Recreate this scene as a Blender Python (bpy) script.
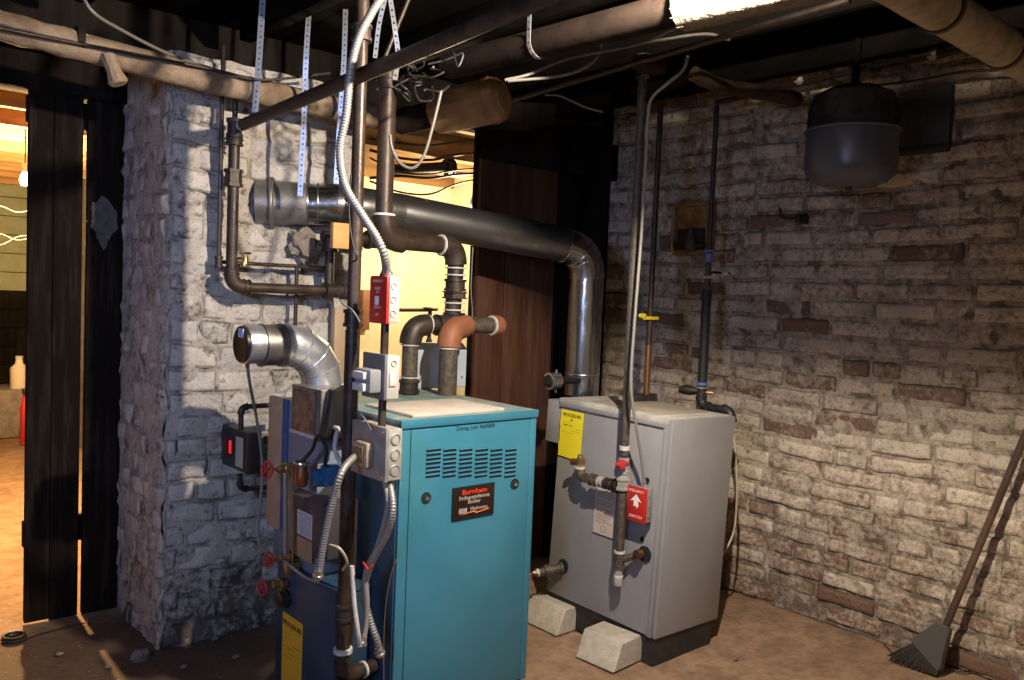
import bpy, bmesh, math, random
from mathutils import Vector, Matrix, noise
random.seed(7)
S = bpy.context.scene
for o in list(bpy.data.objects): bpy.data.objects.remove(o)
COL = S.collection
R = math.radians
# ------------------------------------------------------------------ camera
F = 840.0; CAM = Vector((0, 0, 1.6)); PITCH, ROLL, YAW = R(3.1), R(2.35), R(41.3)
CM = Matrix.Rotation(-YAW, 3, 'Z') @ Matrix.Rotation(math.pi/2 - PITCH, 3, 'X') @ Matrix.Rotation(ROLL, 3, 'Z')
cd = bpy.data.cameras.new('camera'); cam = bpy.data.objects.new('camera', cd); COL.objects.link(cam)
cd.sensor_width = 36; cd.lens = F/1024*36; cd.clip_start = .05
cam.matrix_world = Matrix.Translation(CAM) @ CM.to_4x4(); S.camera = cam
FWD = Vector((math.sin(YAW), math.cos(YAW), 0))
def P(px, py, **k):
    """room point seen at a pixel, on the plane X=, Y=, Z= or at forward distance d="""
    d = CM @ Vector(((px-512)/F, -(py-340)/F, -1))
    (a, v), = k.items()
    t = v/d.dot(FWD) if a == 'd' else (v-CAM['XYZ'.index(a)])/d['XYZ'.index(a)]
    return CAM + d*t
# ------------------------------------------------------------------ world, lamps, exposure
w = bpy.data.worlds.new('world'); S.world = w; w.use_nodes = True
w.node_tree.nodes['Background'].inputs[0].default_value = (.45, .5, .62, 1)
w.node_tree.nodes['Background'].inputs[1].default_value = .004
S.view_settings.view_transform = 'Standard'; S.view_settings.look = 'None'
S.view_settings.exposure = 0.0; S.view_settings.gamma = 1; S.view_settings.use_curve_mapping = False
def lamp(name, typ, loc, energy, col, size=.05, target=None, **k):
    l = bpy.data.lights.new(name, typ); l.energy = energy; l.color = col
    if typ == 'AREA': l.size = size
    else: l.shadow_soft_size = size
    for a, v in k.items(): setattr(l, a, v)
    o = bpy.data.objects.new(name, l); COL.objects.link(o); o.location = loc
    if target is not None: o.rotation_euler = (Vector(target)-Vector(loc)).to_track_quat('-Z', 'Y').to_euler()
    return o
KEY = Vector((1.755, 1.27, 2.472))
lamp('ceiling_bulb_light', 'POINT', KEY, 320, (1, .85, .68), .022)
lamp('cool_fill_light', 'AREA', (-.9, .5, 2.0), 18, (.42, .56, 1), .45, (1.2, 3.6, 1.4), spread=R(100))  # cool fill added left of the camera, its source unseen
lamp('back_room_bulb_light', 'POINT', P(25, 177, Y=6.0)-Vector((0,0,.08)), 700, (1, .62, .25), .03)
lamp('back_room_second_bulb_light', 'POINT', (3.75, 4.75, 2.12), 80, (1, .80, .50), .04)
# ------------------------------------------------------------------ materials
MATS = {}
def mat(name, c, rough=.6, metal=0, c2=None, scale=8, lo=.4, hi=.65, bump=0, bscale=60, emit=None, estr=0, detail=6, stretch=(1,1,1), coat=0):
    if name in MATS: return MATS[name]
    m = bpy.data.materials.new(name); m.use_nodes = True; nt = m.node_tree; N = nt.nodes; L = nt.links
    b = N['Principled BSDF']; b.inputs['Roughness'].default_value = rough; b.inputs['Metallic'].default_value = metal
    b.inputs['Base Color'].default_value = (*c, 1); b.inputs['Coat Weight'].default_value = coat
    if rough >= .85: b.inputs['Specular IOR Level'].default_value = .04
    g = N.new('ShaderNodeNewGeometry'); mp = N.new('ShaderNodeMapping'); mp.inputs['Scale'].default_value = stretch
    L.new(g.outputs['Position'], mp.inputs[0])
    if c2:
        n = N.new('ShaderNodeTexNoise'); n.inputs['Scale'].default_value = scale; n.inputs['Detail'].default_value = detail; n.inputs['Roughness'].default_value = .65
        r = N.new('ShaderNodeValToRGB'); r.color_ramp.elements[0].position = lo; r.color_ramp.elements[1].position = hi
        r.color_ramp.elements[0].color = (*c, 1); r.color_ramp.elements[1].color = (*c2, 1)
        L.new(mp.outputs[0], n.inputs['Vector']); L.new(n.outputs['Fac'], r.inputs[0]); L.new(r.outputs[0], b.inputs['Base Color'])
        rr = N.new('ShaderNodeMapRange'); rr.inputs[1].default_value = .3; rr.inputs[2].default_value = .7
        rr.inputs[3].default_value = max(.05, rough-.1); rr.inputs[4].default_value = min(1, rough+.12)
        L.new(n.outputs['Fac'], rr.inputs[0]); L.new(rr.outputs[0], b.inputs['Roughness'])
    if bump:
        n2 = N.new('ShaderNodeTexNoise'); n2.inputs['Scale'].default_value = bscale; n2.inputs['Detail'].default_value = 5
        L.new(mp.outputs[0], n2.inputs['Vector'])
        bm = N.new('ShaderNodeBump'); bm.inputs['Strength'].default_value = min(1, bump); bm.inputs['Distance'].default_value = .01
        L.new(n2.outputs['Fac'], bm.inputs['Height']); L.new(bm.outputs[0], b.inputs['Normal'])
    if emit: b.inputs['Emission Color'].default_value = (*emit, 1); b.inputs['Emission Strength'].default_value = estr
    MATS[name] = m; return m
M = dict(
 teal=mat('teal_enamel', (.034,.175,.26), .42, 0, (.044,.205,.30), 3),
 tealtop=mat('dusty_teal_enamel', (.10,.22,.24), .7, 0, (.3,.27,.22), 9),
 navy=mat('dark_blue_enamel', (.016,.045,.085), .45, 0, (.03,.065,.11), 5),
 slot=mat('vent_slot_black', (.006,.012,.016), .8),
 grey=mat('grey_enamel', (.25,.25,.265), .42, 0, (.29,.29,.30), 3, coat=.1),
 greytop=mat('dusty_grey_enamel', (.36,.35,.33), .6, 0, (.55,.52,.47), 7),
 palehood=mat('pale_blue_sheet', (.42,.50,.62), .4, .1, (.47,.55,.66), 4),
 black=mat('black_paint', (.012,.012,.013), .5, 0, (.03,.03,.03), 20),
 blackpl=mat('black_plastic', (.012,.012,.012), .35),
 iron=mat('black_iron', (.035,.028,.025), .5, .55, (.075,.055,.045), 14, bump=.15),
 rust=mat('rusty_iron', (.026,.018,.014), .85, 0, (.015,.011,.009), 12, bump=.12),
 brownpipe=mat('brown_iron_pipe', (.036,.024,.018), .42, .3, (.065,.043,.031), 10, bump=.12),
 oldpipe=mat('mottled_iron_pipe', (.06,.05,.04), .55, .3, (.125,.105,.082), 60, bump=.2),
 orange=mat('primed_brown_fitting', (.22,.085,.045), .6, .05, (.27,.11,.055), 12),
 galv=mat('galvanised_steel', (.50,.53,.58), .32, .85, (.62,.65,.70), 10, bump=.08),
 foil=mat('flue_sheet_steel', (.42,.43,.46), .20, 1, (.30,.31,.33), 7, bump=.35, bscale=14, stretch=(1,1,.5)),
 flue=mat('dull_flue_sheet', (.24,.24,.24), .30, .9, (.14,.14,.14), 5, bump=.1, bscale=10),
 fluegrey=mat('sooty_flue_collar', (.17,.16,.15), .45, .6, (.27,.255,.24), 8, bump=.2),
 copper=mat('copper_tube', (.36,.17,.08), .38, .9, (.22,.11,.06), 12),
 brass=mat('brass', (.50,.36,.16), .35, .9, (.34,.24,.12), 20),
 silver=mat('bright_steel', (.66,.67,.68), .25, .95),
 flex=mat('metal_clad_cable', (.33,.32,.30), .45, .6),
 flexpl=mat('grey_flexible_conduit', (.24,.235,.22), .5, .1),
 strap=mat('perforated_galvanised_strap', (.62,.66,.75), .3, .75, (.45,.48,.55), 14),
 hole=mat('punched_hole_dark', (.01,.01,.012), .8),
 white=mat('white_paint', (.52,.51,.49), .6),
 dope=mat('white_pipe_dope', (.58,.56,.53), .6, 0, (.42,.40,.37), 30),
 mat_=mat('white_insulation_board', (.46,.41,.36), .9, 0, (.54,.50,.45), 12, bump=.3),
 boxg=mat('cast_grey_box', (.34,.33,.31), .55, .3, (.46,.44,.40), 20),
 boxl=mat('light_grey_box', (.43,.42,.39), .5, .1, (.48,.465,.435), 15),
 ko=mat('knockout_ring', (.28,.27,.25), .5, .4),
 red=mat('red_enamel', (.50,.022,.018), .4, 0, (.42,.02,.018), 10),
 redpl=mat('red_handle', (.50,.04,.045), .4, 0, (.35,.03,.03), 30),
 yellow=mat('yellow_sticker', (.82,.70,.02), .55),
 yellowd=mat('yellow_sticker_worn', (.72,.42,.03), .6),
 ink=mat('black_ink', (.01,.01,.01), .6),
 redink=mat('red_lettering', (.85,.06,.03), .4), greyink=mat('grey_lettering', (.42,.42,.38), .5), orink=mat('orange_lettering', (.9,.22,.08), .4),
 whiteink=mat('white_lettering', (.85,.80,.78), .5), pinkink=mat('pale_lettering', (.85,.55,.50), .5),
 paper=mat('faded_paper_label', (.48,.40,.34), .8, 0, (.55,.47,.40), 14),
 paperw=mat('white_paper_label', (.55,.50,.55), .8), kraft=mat('tan_card', (.42,.26,.14), .8, 0, (.36,.22,.12), 12),
 tan=mat('tan_sheet', (.40,.28,.18), .6, 0, (.34,.24,.16), 8),
 platebrown=mat('stained_steel_plate', (.30,.19,.12), .5, .3, (.14,.08,.05), 26, .42, .6),
 blueplate=mat('blue_circulator_paint', (.02,.10,.22), .4),
 insul=mat('plastered_pipe_insulation', (.25,.19,.13), .95, 0, (.13,.09,.06), 9, bump=1, bscale=20),
 insulw=mat('frayed_white_insulation', (.26,.215,.155), 1, 0, (.18,.145,.105), 40, bump=.8, bscale=70),
 wrap=mat('tan_wrapped_insulation', (.30,.19,.09), .9, 0, (.20,.12,.06), 10, bump=.3),
 wooddk=mat('sooty_dark_timber', (.006,.005,.004), 1.0, 0, (.020,.016,.013), 6, bump=.4, bscale=30, stretch=(1,1,.15)),
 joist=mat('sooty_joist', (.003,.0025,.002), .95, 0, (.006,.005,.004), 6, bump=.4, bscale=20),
 plank=mat('brown_stained_plank', (.055,.020,.010), .65, 0, (.095,.038,.019), 10, bump=.2, stretch=(3,3,.25)),
 gate=mat('weathered_gate_plank', (.012,.009,.007), .95, 0, (.038,.029,.023), 9, .5, .75, bump=.4, bscale=30, stretch=(3,3,.25)),
 orwood=mat('pale_joist_wood', (.36,.20,.075), .8, 0, (.17,.085,.03), 5, bump=.3, stretch=(.3,2,2)),
 block=mat('cast_concrete', (.40,.36,.30), .9, 0, (.50,.46,.39), 30, bump=.4, bscale=90),
 cream=mat('cream_painted_wall', (.86,.79,.58), .85, 0, (.80,.71,.49), 5, bump=.15),
 green=mat('green_painted_boards', (.20,.23,.14), .7, 0, (.26,.28,.18), 8),
 stone=mat('dusty_stone', (.16,.14,.12), .95, 0, (.24,.21,.18), 18, bump=.5),
 tank=mat('blue_grey_tank_enamel', (.085,.097,.125), .36, .1, (.10,.11,.125), 5),
 tanktop=mat('dark_tank_shell', (.02,.02,.02), .85, 0, (.05,.048,.046), 8),  # upper tank shell, darker and rougher than the lower one
 broomwood=mat('brown_broom_handle', (.07,.045,.034), .4, 0, (.15,.09,.06), 12, stretch=(1,1,.2)),
 broomcap=mat('grey_broom_cap', (.085,.085,.082), .55), bristle=mat('dark_bristles', (.018,.017,.014), .8, 0, (.045,.04,.032), 120, stretch=(1,1,.1)),
 foamblk=mat('black_foam_sleeve', (.014,.015,.018), .6), bluev=mat('blue_valve_paint', (.10,.16,.42), .4),
 cord=mat('beige_tubing', (.42,.36,.26), .5), wire=mat('off_white_cable', (.115,.105,.09), .5), wireb=mat('black_cable', (.012,.012,.012), .5),
 led=mat('red_lit_display', (.3,.01,.01), .4, emit=(1,.02,.02), estr=.8), bulb=mat('lit_bulb_glass', (1,.9,.6), .3, emit=(1,.72,.32), estr=25),
 bottle=mat('pale_plastic_bottle', (.65,.60,.48), .4),
)
# ------------------------------------------------------------------ mesh builder
class MB:
    def __init__(s): s.bm = bmesh.new()
    def box(s, lo, hi, bev=0, seg=2):
        lo, hi = Vector(lo), Vector(hi); c = (lo+hi)/2; d = hi-lo
        r = bmesh.ops.create_cube(s.bm, size=1, matrix=Matrix.Translation(c) @ Matrix.Diagonal((abs(d.x), abs(d.y), abs(d.z), 1)))
        if bev:
            es = list({e for v in r['verts'] for e in v.link_edges})
            bmesh.ops.bevel(s.bm, geom=es, offset=bev, segments=seg, profile=.5, affect='EDGES')
        return s
    def poly(s, pts):
        s.bm.faces.new([s.bm.verts.new(p) for p in pts]); return s
    def prism(s, pts, ext, bev=0):
        ext = Vector(ext); a = [s.bm.verts.new(p) for p in pts]; b = [s.bm.verts.new(Vector(p)+ext) for p in pts]; n = len(a)
        fs = [s.bm.faces.new(a), s.bm.faces.new(b[::-1])]
        for i in range(n): fs.append(s.bm.faces.new((a[i], b[i], b[(i+1)%n], a[(i+1)%n])))
        bmesh.ops.recalc_face_normals(s.bm, faces=fs)
        if bev: bmesh.ops.bevel(s.bm, geom=list({e for f in fs for e in f.edges}), offset=bev, segments=1, affect='EDGES')
        return s
    def sweep(s, pts, rad, seg=14, cap=True, closed=False, ring=None):
        pts = [Vector(p) for p in pts]; n = len(pts)
        if not hasattr(rad, '__len__'): rad = [rad]*n
        def tan(i):
            a = pts[(i-1) % n] if closed or i > 0 else pts[i]; b = pts[(i+1) % n] if closed or i < n-1 else pts[i]
            t = b-a
            return t.normalized() if t.length > 1e-9 else Vector((0,0,1))
        t0 = tan(0)
        if t0.length < .5: t0 = Vector((0,0,1))
        u = t0.orthogonal().normalized(); rings = []; pt = t0
        for i in range(n):
            t = tan(i)
            if t.length > .5 and pt.length > .5:
                q = pt.rotation_difference(t); u = q @ u; pt = t
            v = pt.cross(u).normalized(); u = v.cross(pt).normalized()
            rings.append([s.bm.verts.new(pts[i] + (u*math.cos(2*math.pi*k/seg) + v*math.sin(2*math.pi*k/seg))*rad[i]) for k in range(seg)])
        for i in range(n if closed else n-1):
            a, b = rings[i], rings[(i+1) % n]
            for k in range(seg): s.bm.faces.new((a[k], a[(k+1)%seg], b[(k+1)%seg], b[k]))
        if cap and not closed:
            s.bm.faces.new(rings[0][::-1]); s.bm.faces.new(rings[-1])
        return s
    def cyl(s, a, b, r, r2=None, seg=16): return s.sweep([a, b], [r, r if r2 is None else r2], seg)
    def lathe(s, o, ax, prof, seg=20):
        """prof: list of (distance along axis, radius)"""
        o, ax = Vector(o), Vector(ax).normalized(); u = ax.orthogonal().normalized(); v = ax.cross(u)
        rs = [[s.bm.verts.new(o + ax*h + (u*math.cos(2*math.pi*k/seg) + v*math.sin(2*math.pi*k/seg))*max(r, 1e-4)) for k in range(seg)] for h, r in prof]
        for a, b in zip(rs, rs[1:]):
            for k in range(seg): s.bm.faces.new((a[k], a[(k+1)%seg], b[(k+1)%seg], b[k]))
        s.bm.faces.new(rs[0][::-1]); s.bm.faces.new(rs[-1]); return s
    def torus(s, c, ax, R_, r, seg=24, rs=8):
        c, ax = Vector(c), Vector(ax).normalized(); u = ax.orthogonal().normalized(); v = ax.cross(u)
        return s.sweep([c + (u*math.cos(2*math.pi*k/seg) + v*math.sin(2*math.pi*k/seg))*R_ for k in range(seg)], r, rs, closed=True)
    def ball(s, c, r, sc=(1,1,1), jit=0, sub=3):
        q = bmesh.ops.create_icosphere(s.bm, subdivisions=sub, radius=1)
        for v in q['verts']:
            k = 1 + jit*noise.noise(v.co*2 + Vector(c)*9); v.co = Vector((v.co.x*sc[0], v.co.y*sc[1], v.co.z*sc[2]))*r*k + Vector(c)
        return s
    def build(s, name, m, parent=None, smooth=True, sharp=35):
        bm = s.bm; vs = [v.co for v in bm.verts]
        lo = Vector([min(v[i] for v in vs) for i in range(3)]); hi = Vector([max(v[i] for v in vs) for i in range(3)])
        c = (lo+hi)/2; c.z = lo.z if parent is None else c.z
        bmesh.ops.translate(bm, verts=bm.verts, vec=-c)
        me = bpy.data.meshes.new(name); bm.to_mesh(me); bm.free(); me.materials.append(M[m] if isinstance(m, str) else m)
        if smooth:
            me.shade_smooth(); me.set_sharp_from_angle(angle=R(sharp))
        return link(name, me, c, parent)
WL = {}
def link(name, data, c, parent=None):
    o = bpy.data.objects.new(name, data); COL.objects.link(o); c = Vector(c)
    if parent is not None: o.parent = parent; o.location = c - WL[parent.name]
    else: o.location = c
    WL[o.name] = c; return o
def thing(name, loc, label, cat, group=None):
    o = link(name, None, loc); o.empty_display_size = .05; return tag(o, label, cat, group)
def tag(o, label, cat, group=None, kind=None):
    o['label'] = label; o['category'] = cat
    if group: o['group'] = group
    if kind: o['kind'] = kind
    return o
def struct(o): o['kind'] = 'structure'; return o
def lab(o, s): o['label'] = s; return o
def text(body, size, m, parent, org, xd, up, align='CENTER', thick=.0006, sx=1, name='lettering'):
    c = bpy.data.curves.new('t', 'FONT'); c.body = body; c.size = size; c.align_x = align; c.extrude = thick; c.resolution_u = 2
    t = bpy.data.objects.new('t', c); COL.objects.link(t)
    dg = bpy.context.evaluated_depsgraph_get(); me = bpy.data.meshes.new_from_object(t.evaluated_get(dg)); bpy.data.objects.remove(t)
    xd, up = Vector(xd).normalized(), Vector(up).normalized(); n = xd.cross(up)
    mt = Matrix((xd*sx, up, n)).transposed(); me.transform(mt.to_4x4())
    me.materials.clear(); me.materials.append(M[m]); return link(name, me, org, parent)
def arc(a, p, b, D, n=7):
    a, p, b = Vector(a), Vector(p), Vector(b); s = p + (a-p).normalized()*D; e = p + (b-p).normalized()*D
    return [s*(1-t)**2 + p*2*t*(1-t) + e*t*t for t in [i/n for i in range(n+1)]]
def smoothpath(pts, n=8):
    pts = [Vector(p) for p in pts]; out = []
    q = [pts[0]*2-pts[1]] + pts + [pts[-1]*2-pts[-2]]
    for i in range(1, len(q)-2):
        a, b, c, d = q[i-1:i+3]
        for k in range(n):
            t = k/n; out.append(.5*((2*b)+(c-a)*t+(2*a-5*b+4*c-d)*t*t+(3*b-a-3*c+d)*t**3))
    return out + [pts[-1]]
def piperun(root, pts, r, m='iron', mf=None, elbows=None, D=None, name='pipe'):
    """straight pipes with a beaded elbow fitting at every bend"""
    pts = [Vector(p) for p in pts]; D = D or r*2.6; mf = mf or m
    for i in range(len(pts)-1):
        a, b = pts[i], pts[i+1]; d = (b-a).normalized()
        s = a + (d*D*.8 if i > 0 else Vector()); e = b - (d*D*.8 if i < len(pts)-2 else Vector())
        MB().cyl(s, e, r).build(name, m, root)
    for i in range(1, len(pts)-1):
        A = arc(pts[i-1], pts[i], pts[i+1], D); q = MB().sweep(A, r*1.3, 16)
        for k, o in ((0, 1), (-1, -2)):
            d = (A[k]-A[o]).normalized(); q.lathe(A[k]-d*r*.5, d, [(0, r*1.3), (.001, r*1.5), (r*.55, r*1.5), (r*.6, r*1.1)], 16)
        q.build('elbow', mf, root)
def fitting(root, name, c, ax, r, L, m, hexa=False):
    ax = Vector(ax).normalized(); c = Vector(c)
    return MB().lathe(c-ax*L/2, ax, [(0, r*.9), (.001, r*1.1), (L*.2, r*1.1), (L*.22, r*.95), (L*.78, r*.95), (L*.8, r*1.1), (L-.001, r*1.1), (L, r*.9)], 6 if hexa else 16).build(name, m, root, sharp=25)
def ring(root, c, ax, r, h=.008, m='dope', name='sealant_ring'):
    ax = Vector(ax).normalized(); return MB().lathe(Vector(c)-ax*h/2, ax, [(0, r*.9), (.001, r), (h-.001, r), (h, r*.9)], 18).build(name, m, root)
def handwheel(root, c, ax, r, m, stem=.05):
    ax = Vector(ax).normalized(); c = Vector(c); u = ax.orthogonal().normalized(); v = ax.cross(u); q = MB().torus(c, ax, r, r*.16, 20, 6)
    for k in range(4):
        a = k*math.pi/2; q.cyl(c, c+(u*math.cos(a)+v*math.sin(a))*r, r*.12, seg=6)
    q.cyl(c-ax*r*.2, c+ax*r*.25, r*.28, seg=10); h = q.build('handwheel', m, root)
    MB().cyl(c-ax*stem, c, r*.16, seg=8).build('valve_stem', 'brass', root); return h
def corrug(path, r, pitch=.009):
    """ribbed path and radii for metal clad cable"""
    pts = []; L = 0; out = []; rad = []
    for a, b in zip(path, path[1:]):
        n = max(1, int((b-a).length/(pitch/4)))
        for k in range(n): out.append(a.lerp(b, k/n))
    out.append(path[-1])
    for i, p in enumerate(out): rad.append(r*(1.0+.11*math.cos(i*math.pi/2)))
    return out, rad
def cable(name, pts, r, m, label, cat, group=None, ribbed=False, seg=8, ends=None, n=8):
    root = MB(); pth = smoothpath(pts, n)
    if ribbed: a, b = corrug(pth, r); o = root.sweep(a, b, seg)
    else: root.sweep(pth, r, seg)
    o = root.build(name, m, sharp=80); tag(o, label, cat, group)
    if ends:
        for k in ends:
            p = pth[0] if k == 0 else pth[-1]; d = (pth[1]-pth[0] if k == 0 else pth[-2]-pth[-1]).normalized()
            MB().lathe(p, d, [(0, r*1.5), (.004, r*1.7), (.012, r*1.7), (.014, r*1.3), (.03, r*1.3), (.031, r)], 12).build('end_connector', 'silver', o)
    return o
# ------------------------------------------------------------------ brick surfaces
def brickmat(name, white, white2, bricks, mortar, lo, hi):
    m = bpy.data.materials.new(name); m.use_nodes = True; nt = m.node_tree; N = nt.nodes; L = nt.links; b = N['Principled BSDF']
    b.inputs['Roughness'].default_value = .9
    at = N.new('ShaderNodeAttribute'); at.attribute_name = 'brick'; sp = N.new('ShaderNodeSeparateColor'); L.new(at.outputs['Color'], sp.inputs[0])
    g = N.new('ShaderNodeNewGeometry')
    def nz(scale, det=8, ro=.7):
        n = N.new('ShaderNodeTexNoise'); n.inputs['Scale'].default_value = scale; n.inputs['Detail'].default_value = det; n.inputs['Roughness'].default_value = ro
        L.new(g.outputs['Position'], n.inputs['Vector']); return n.outputs['Fac']
    def math_(op, a, c):
        n = N.new('ShaderNodeMath'); n.operation = op
        for i, x in enumerate((a, c)):
            if isinstance(x, (int, float)): n.inputs[i].default_value = x
            else: L.new(x, n.inputs[i])
        return n.outputs[0]
    def ramp(f, *st):
        n = N.new('ShaderNodeValToRGB'); e = n.color_ramp.elements
        while len(e) < len(st): e.new(.5)
        for i, (p, c) in enumerate(st): e[i].position = p; e[i].color = (*c, 1)
        L.new(f, n.inputs[0]); return n.outputs[0]
    def mix(f, a, c, typ='MIX'):
        n = N.new('ShaderNodeMix'); n.data_type = 'RGBA'; n.blend_type = typ
        if isinstance(f, (int, float)): n.inputs[0].default_value = f
        else: L.new(f, n.inputs[0])
        L.new(a, n.inputs[6]); L.new(c, n.inputs[7]); return n.outputs[2]
    n1 = nz(7); n2 = nz(38, 6); n3 = nz(2.2, 4); n4 = nz(75, 5)
    brickc = ramp(sp.outputs[1], (0, bricks[0]), (.5, bricks[1]), (1, bricks[2]))
    whitec = mix(ramp(sp.outputs[1], (.15, (0,0,0)), (.8, (1,1,1))), ramp(n1, (.35, white), (.75, white2)), ramp(n1, (.40, tuple(x*.82 for x in white)), (.7, white)))
    f = math_('ADD', math_('ADD', sp.outputs[0], math_('MULTIPLY', math_('SUBTRACT', n1, .5), 1.5)), math_('MULTIPLY', math_('SUBTRACT', n2, .5), 1.25))
    c = mix(ramp(f, (lo, (0,0,0)), (hi, (1,1,1))), brickc, whitec)
    c = mix(ramp(sp.outputs[2], (.15, (0,0,0)), (.7, (1,1,1))), c, ramp(f, (lo+.05, mortar), (hi+.05, tuple(x*.78 for x in white))))
    c = mix(1.0, c, ramp(sp.outputs[2], (0, (1,1,1)), (.30, (.86,.85,.84)), (.55, (.50,.48,.46)), (.80, (.62,.60,.58)), (1, (.92,.91,.90))), 'MULTIPLY')
    dirt = ramp(n2, (.30, (.35,.32,.30)), (.46, (1,1,1)))
    c = mix(.5, c, dirt, 'MULTIPLY')
    c = mix(.35, c, ramp(n3, (.34, (.42,.38,.36)), (.52, (1,1,1))), 'MULTIPLY')
    c = mix(.6, c, ramp(n4, (.32, (.45,.43,.41)), (.48, (1,1,1))), 'MULTIPLY')
    L.new(c, b.inputs['Base Color'])
    bp = N.new('ShaderNodeBump'); bp.inputs['Strength'].default_value = .9; bp.inputs['Distance'].default_value = .011
    L.new(math_('ADD', n2, math_('MULTIPLY', n4, .8)), bp.inputs['Height']); L.new(bp.outputs[0], b.inputs['Normal'])
    return m
def brickwall(name, org, ud, nd, width, height, bl, bh, m, seed, paint, joint=.012, depth=.014, rough=.006, skip=None, back=True, thickness=.3, sag=0):
    """one wall face of individually shaped bricks over a rough mortar bed"""
    rnd = random.Random(seed); org, ud, nd = Vector(org), Vector(ud), Vector(nd); up = Vector((0,0,1))
    verts, faces, cols = [], [], []
    def pt(u, v, d): return org + ud*u + up*v + nd*d
    def grid(u0, u1, v0, v1, nx, ny, fn, col):
        b = len(verts)
        for j in range(ny+1):
            for i in range(nx+1):
                s, t = i/nx, j/ny; u = u0+(u1-u0)*s; v = v0+(v1-v0)*t
                if col is None: cc_ = (paint(u, v, rnd), .4)
                else: cc_ = col
                d, q, du, dv = fn(u, v, s, t); verts.append(pt(min(max(u+du, 0), width), min(max(v+dv, 0), height), d)); cols.append((*cc_, q, 1))
        for j in range(ny):
            for i in range(nx):
                a = b+j*(nx+1)+i; faces.append((a, a+1, a+nx+2, a+nx+1))
    # mortar bed
    def bed(u, v, s, t):
        return -depth*.55 + rough*1.3*noise.noise(Vector((u*14+seed, v*14, 3))), 1, 0, 0
    nx, ny = int(width/.035), int(height/.035)
    grid(0, width, 0, height, nx, ny, bed, None)
    rows = int(height/bh)+1
    for r in range(rows):
        u = -rnd.random()*bl; hs = rnd.uniform(.9, 1.08)
        header = rnd.random() < .16
        while u < width:
            L_ = bl*rnd.uniform(.88, 1.12)*(.52 if header or rnd.random() < .12 else 1)
            u0, u1 = max(0, u+joint/2), min(width, u+L_-joint/2); v0, v1 = r*bh+joint/2, min(height, (r+1)*bh-joint/2)
            u += L_
            if u1-u0 < .02 or v1-v0 < .01: continue
            if skip and skip((u0+u1)/2, (v0+v1)/2): continue
            off = rnd.gauss(0, .0035); tilt = rnd.gauss(0, .006); ph = rnd.random()*50; missing = rnd.random() < .03
            if missing: off -= .012
            def fb(u_, v_, s, t):
                e = min(s*(u1-u0), (1-s)*(u1-u0)); g = min(t*(v1-v0), (1-t)*(v1-v0)); k = min(e, g)
                edge = 1-min(1, k/.011); cr = 1-min(1, math.hypot(max(0, .014-e), max(0, .014-g))/.014) if (e < .014 and g < .014) else 1
                rd = noise.noise(Vector((u_*9, v_*9, ph)))
                d = off + tilt*(t-.5) + rough*rd - depth*edge**2
                wob = sag*noise.noise(Vector((u_*1.1, v_*1.3, seed)))
                return d, (edge**2)*.9, .004*noise.noise(Vector((u_*20, v_*20, ph+4))), .006*noise.noise(Vector((u_*12, v_*12, 9+seed))) + wob
            grid(u0, u1, v0, v1, max(4, int((u1-u0)/.014)), 6, fb, (paint(((u0+u1)/2), ((v0+v1)/2), rnd), rnd.random()))
    if back:
        b = len(verts)
        for d in (-depth-rough*2, -thickness):
            for u, v in ((0,0),(width,0),(width,height),(0,height)): verts.append(pt(u, v, d)); cols.append((.5,.4,1,1))
        faces += [(b,b+1,b+2,b+3),(b+4,b+5,b+6,b+7),(b,b+1,b+5,b+4),(b+1,b+2,b+6,b+5),(b+2,b+3,b+7,b+6),(b+3,b,b+4,b+7)]
    me = bpy.data.meshes.new(name); me.from_pydata([tuple(v) for v in verts], [], faces)
    ca = me.color_attributes.new('brick', 'FLOAT_COLOR', 'POINT'); ca.data.foreach_set('color', [x for c in cols for x in c])
    me.materials.append(m); me.shade_smooth(); me.set_sharp_from_angle(angle=R(60)); me.update()
    return me
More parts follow.
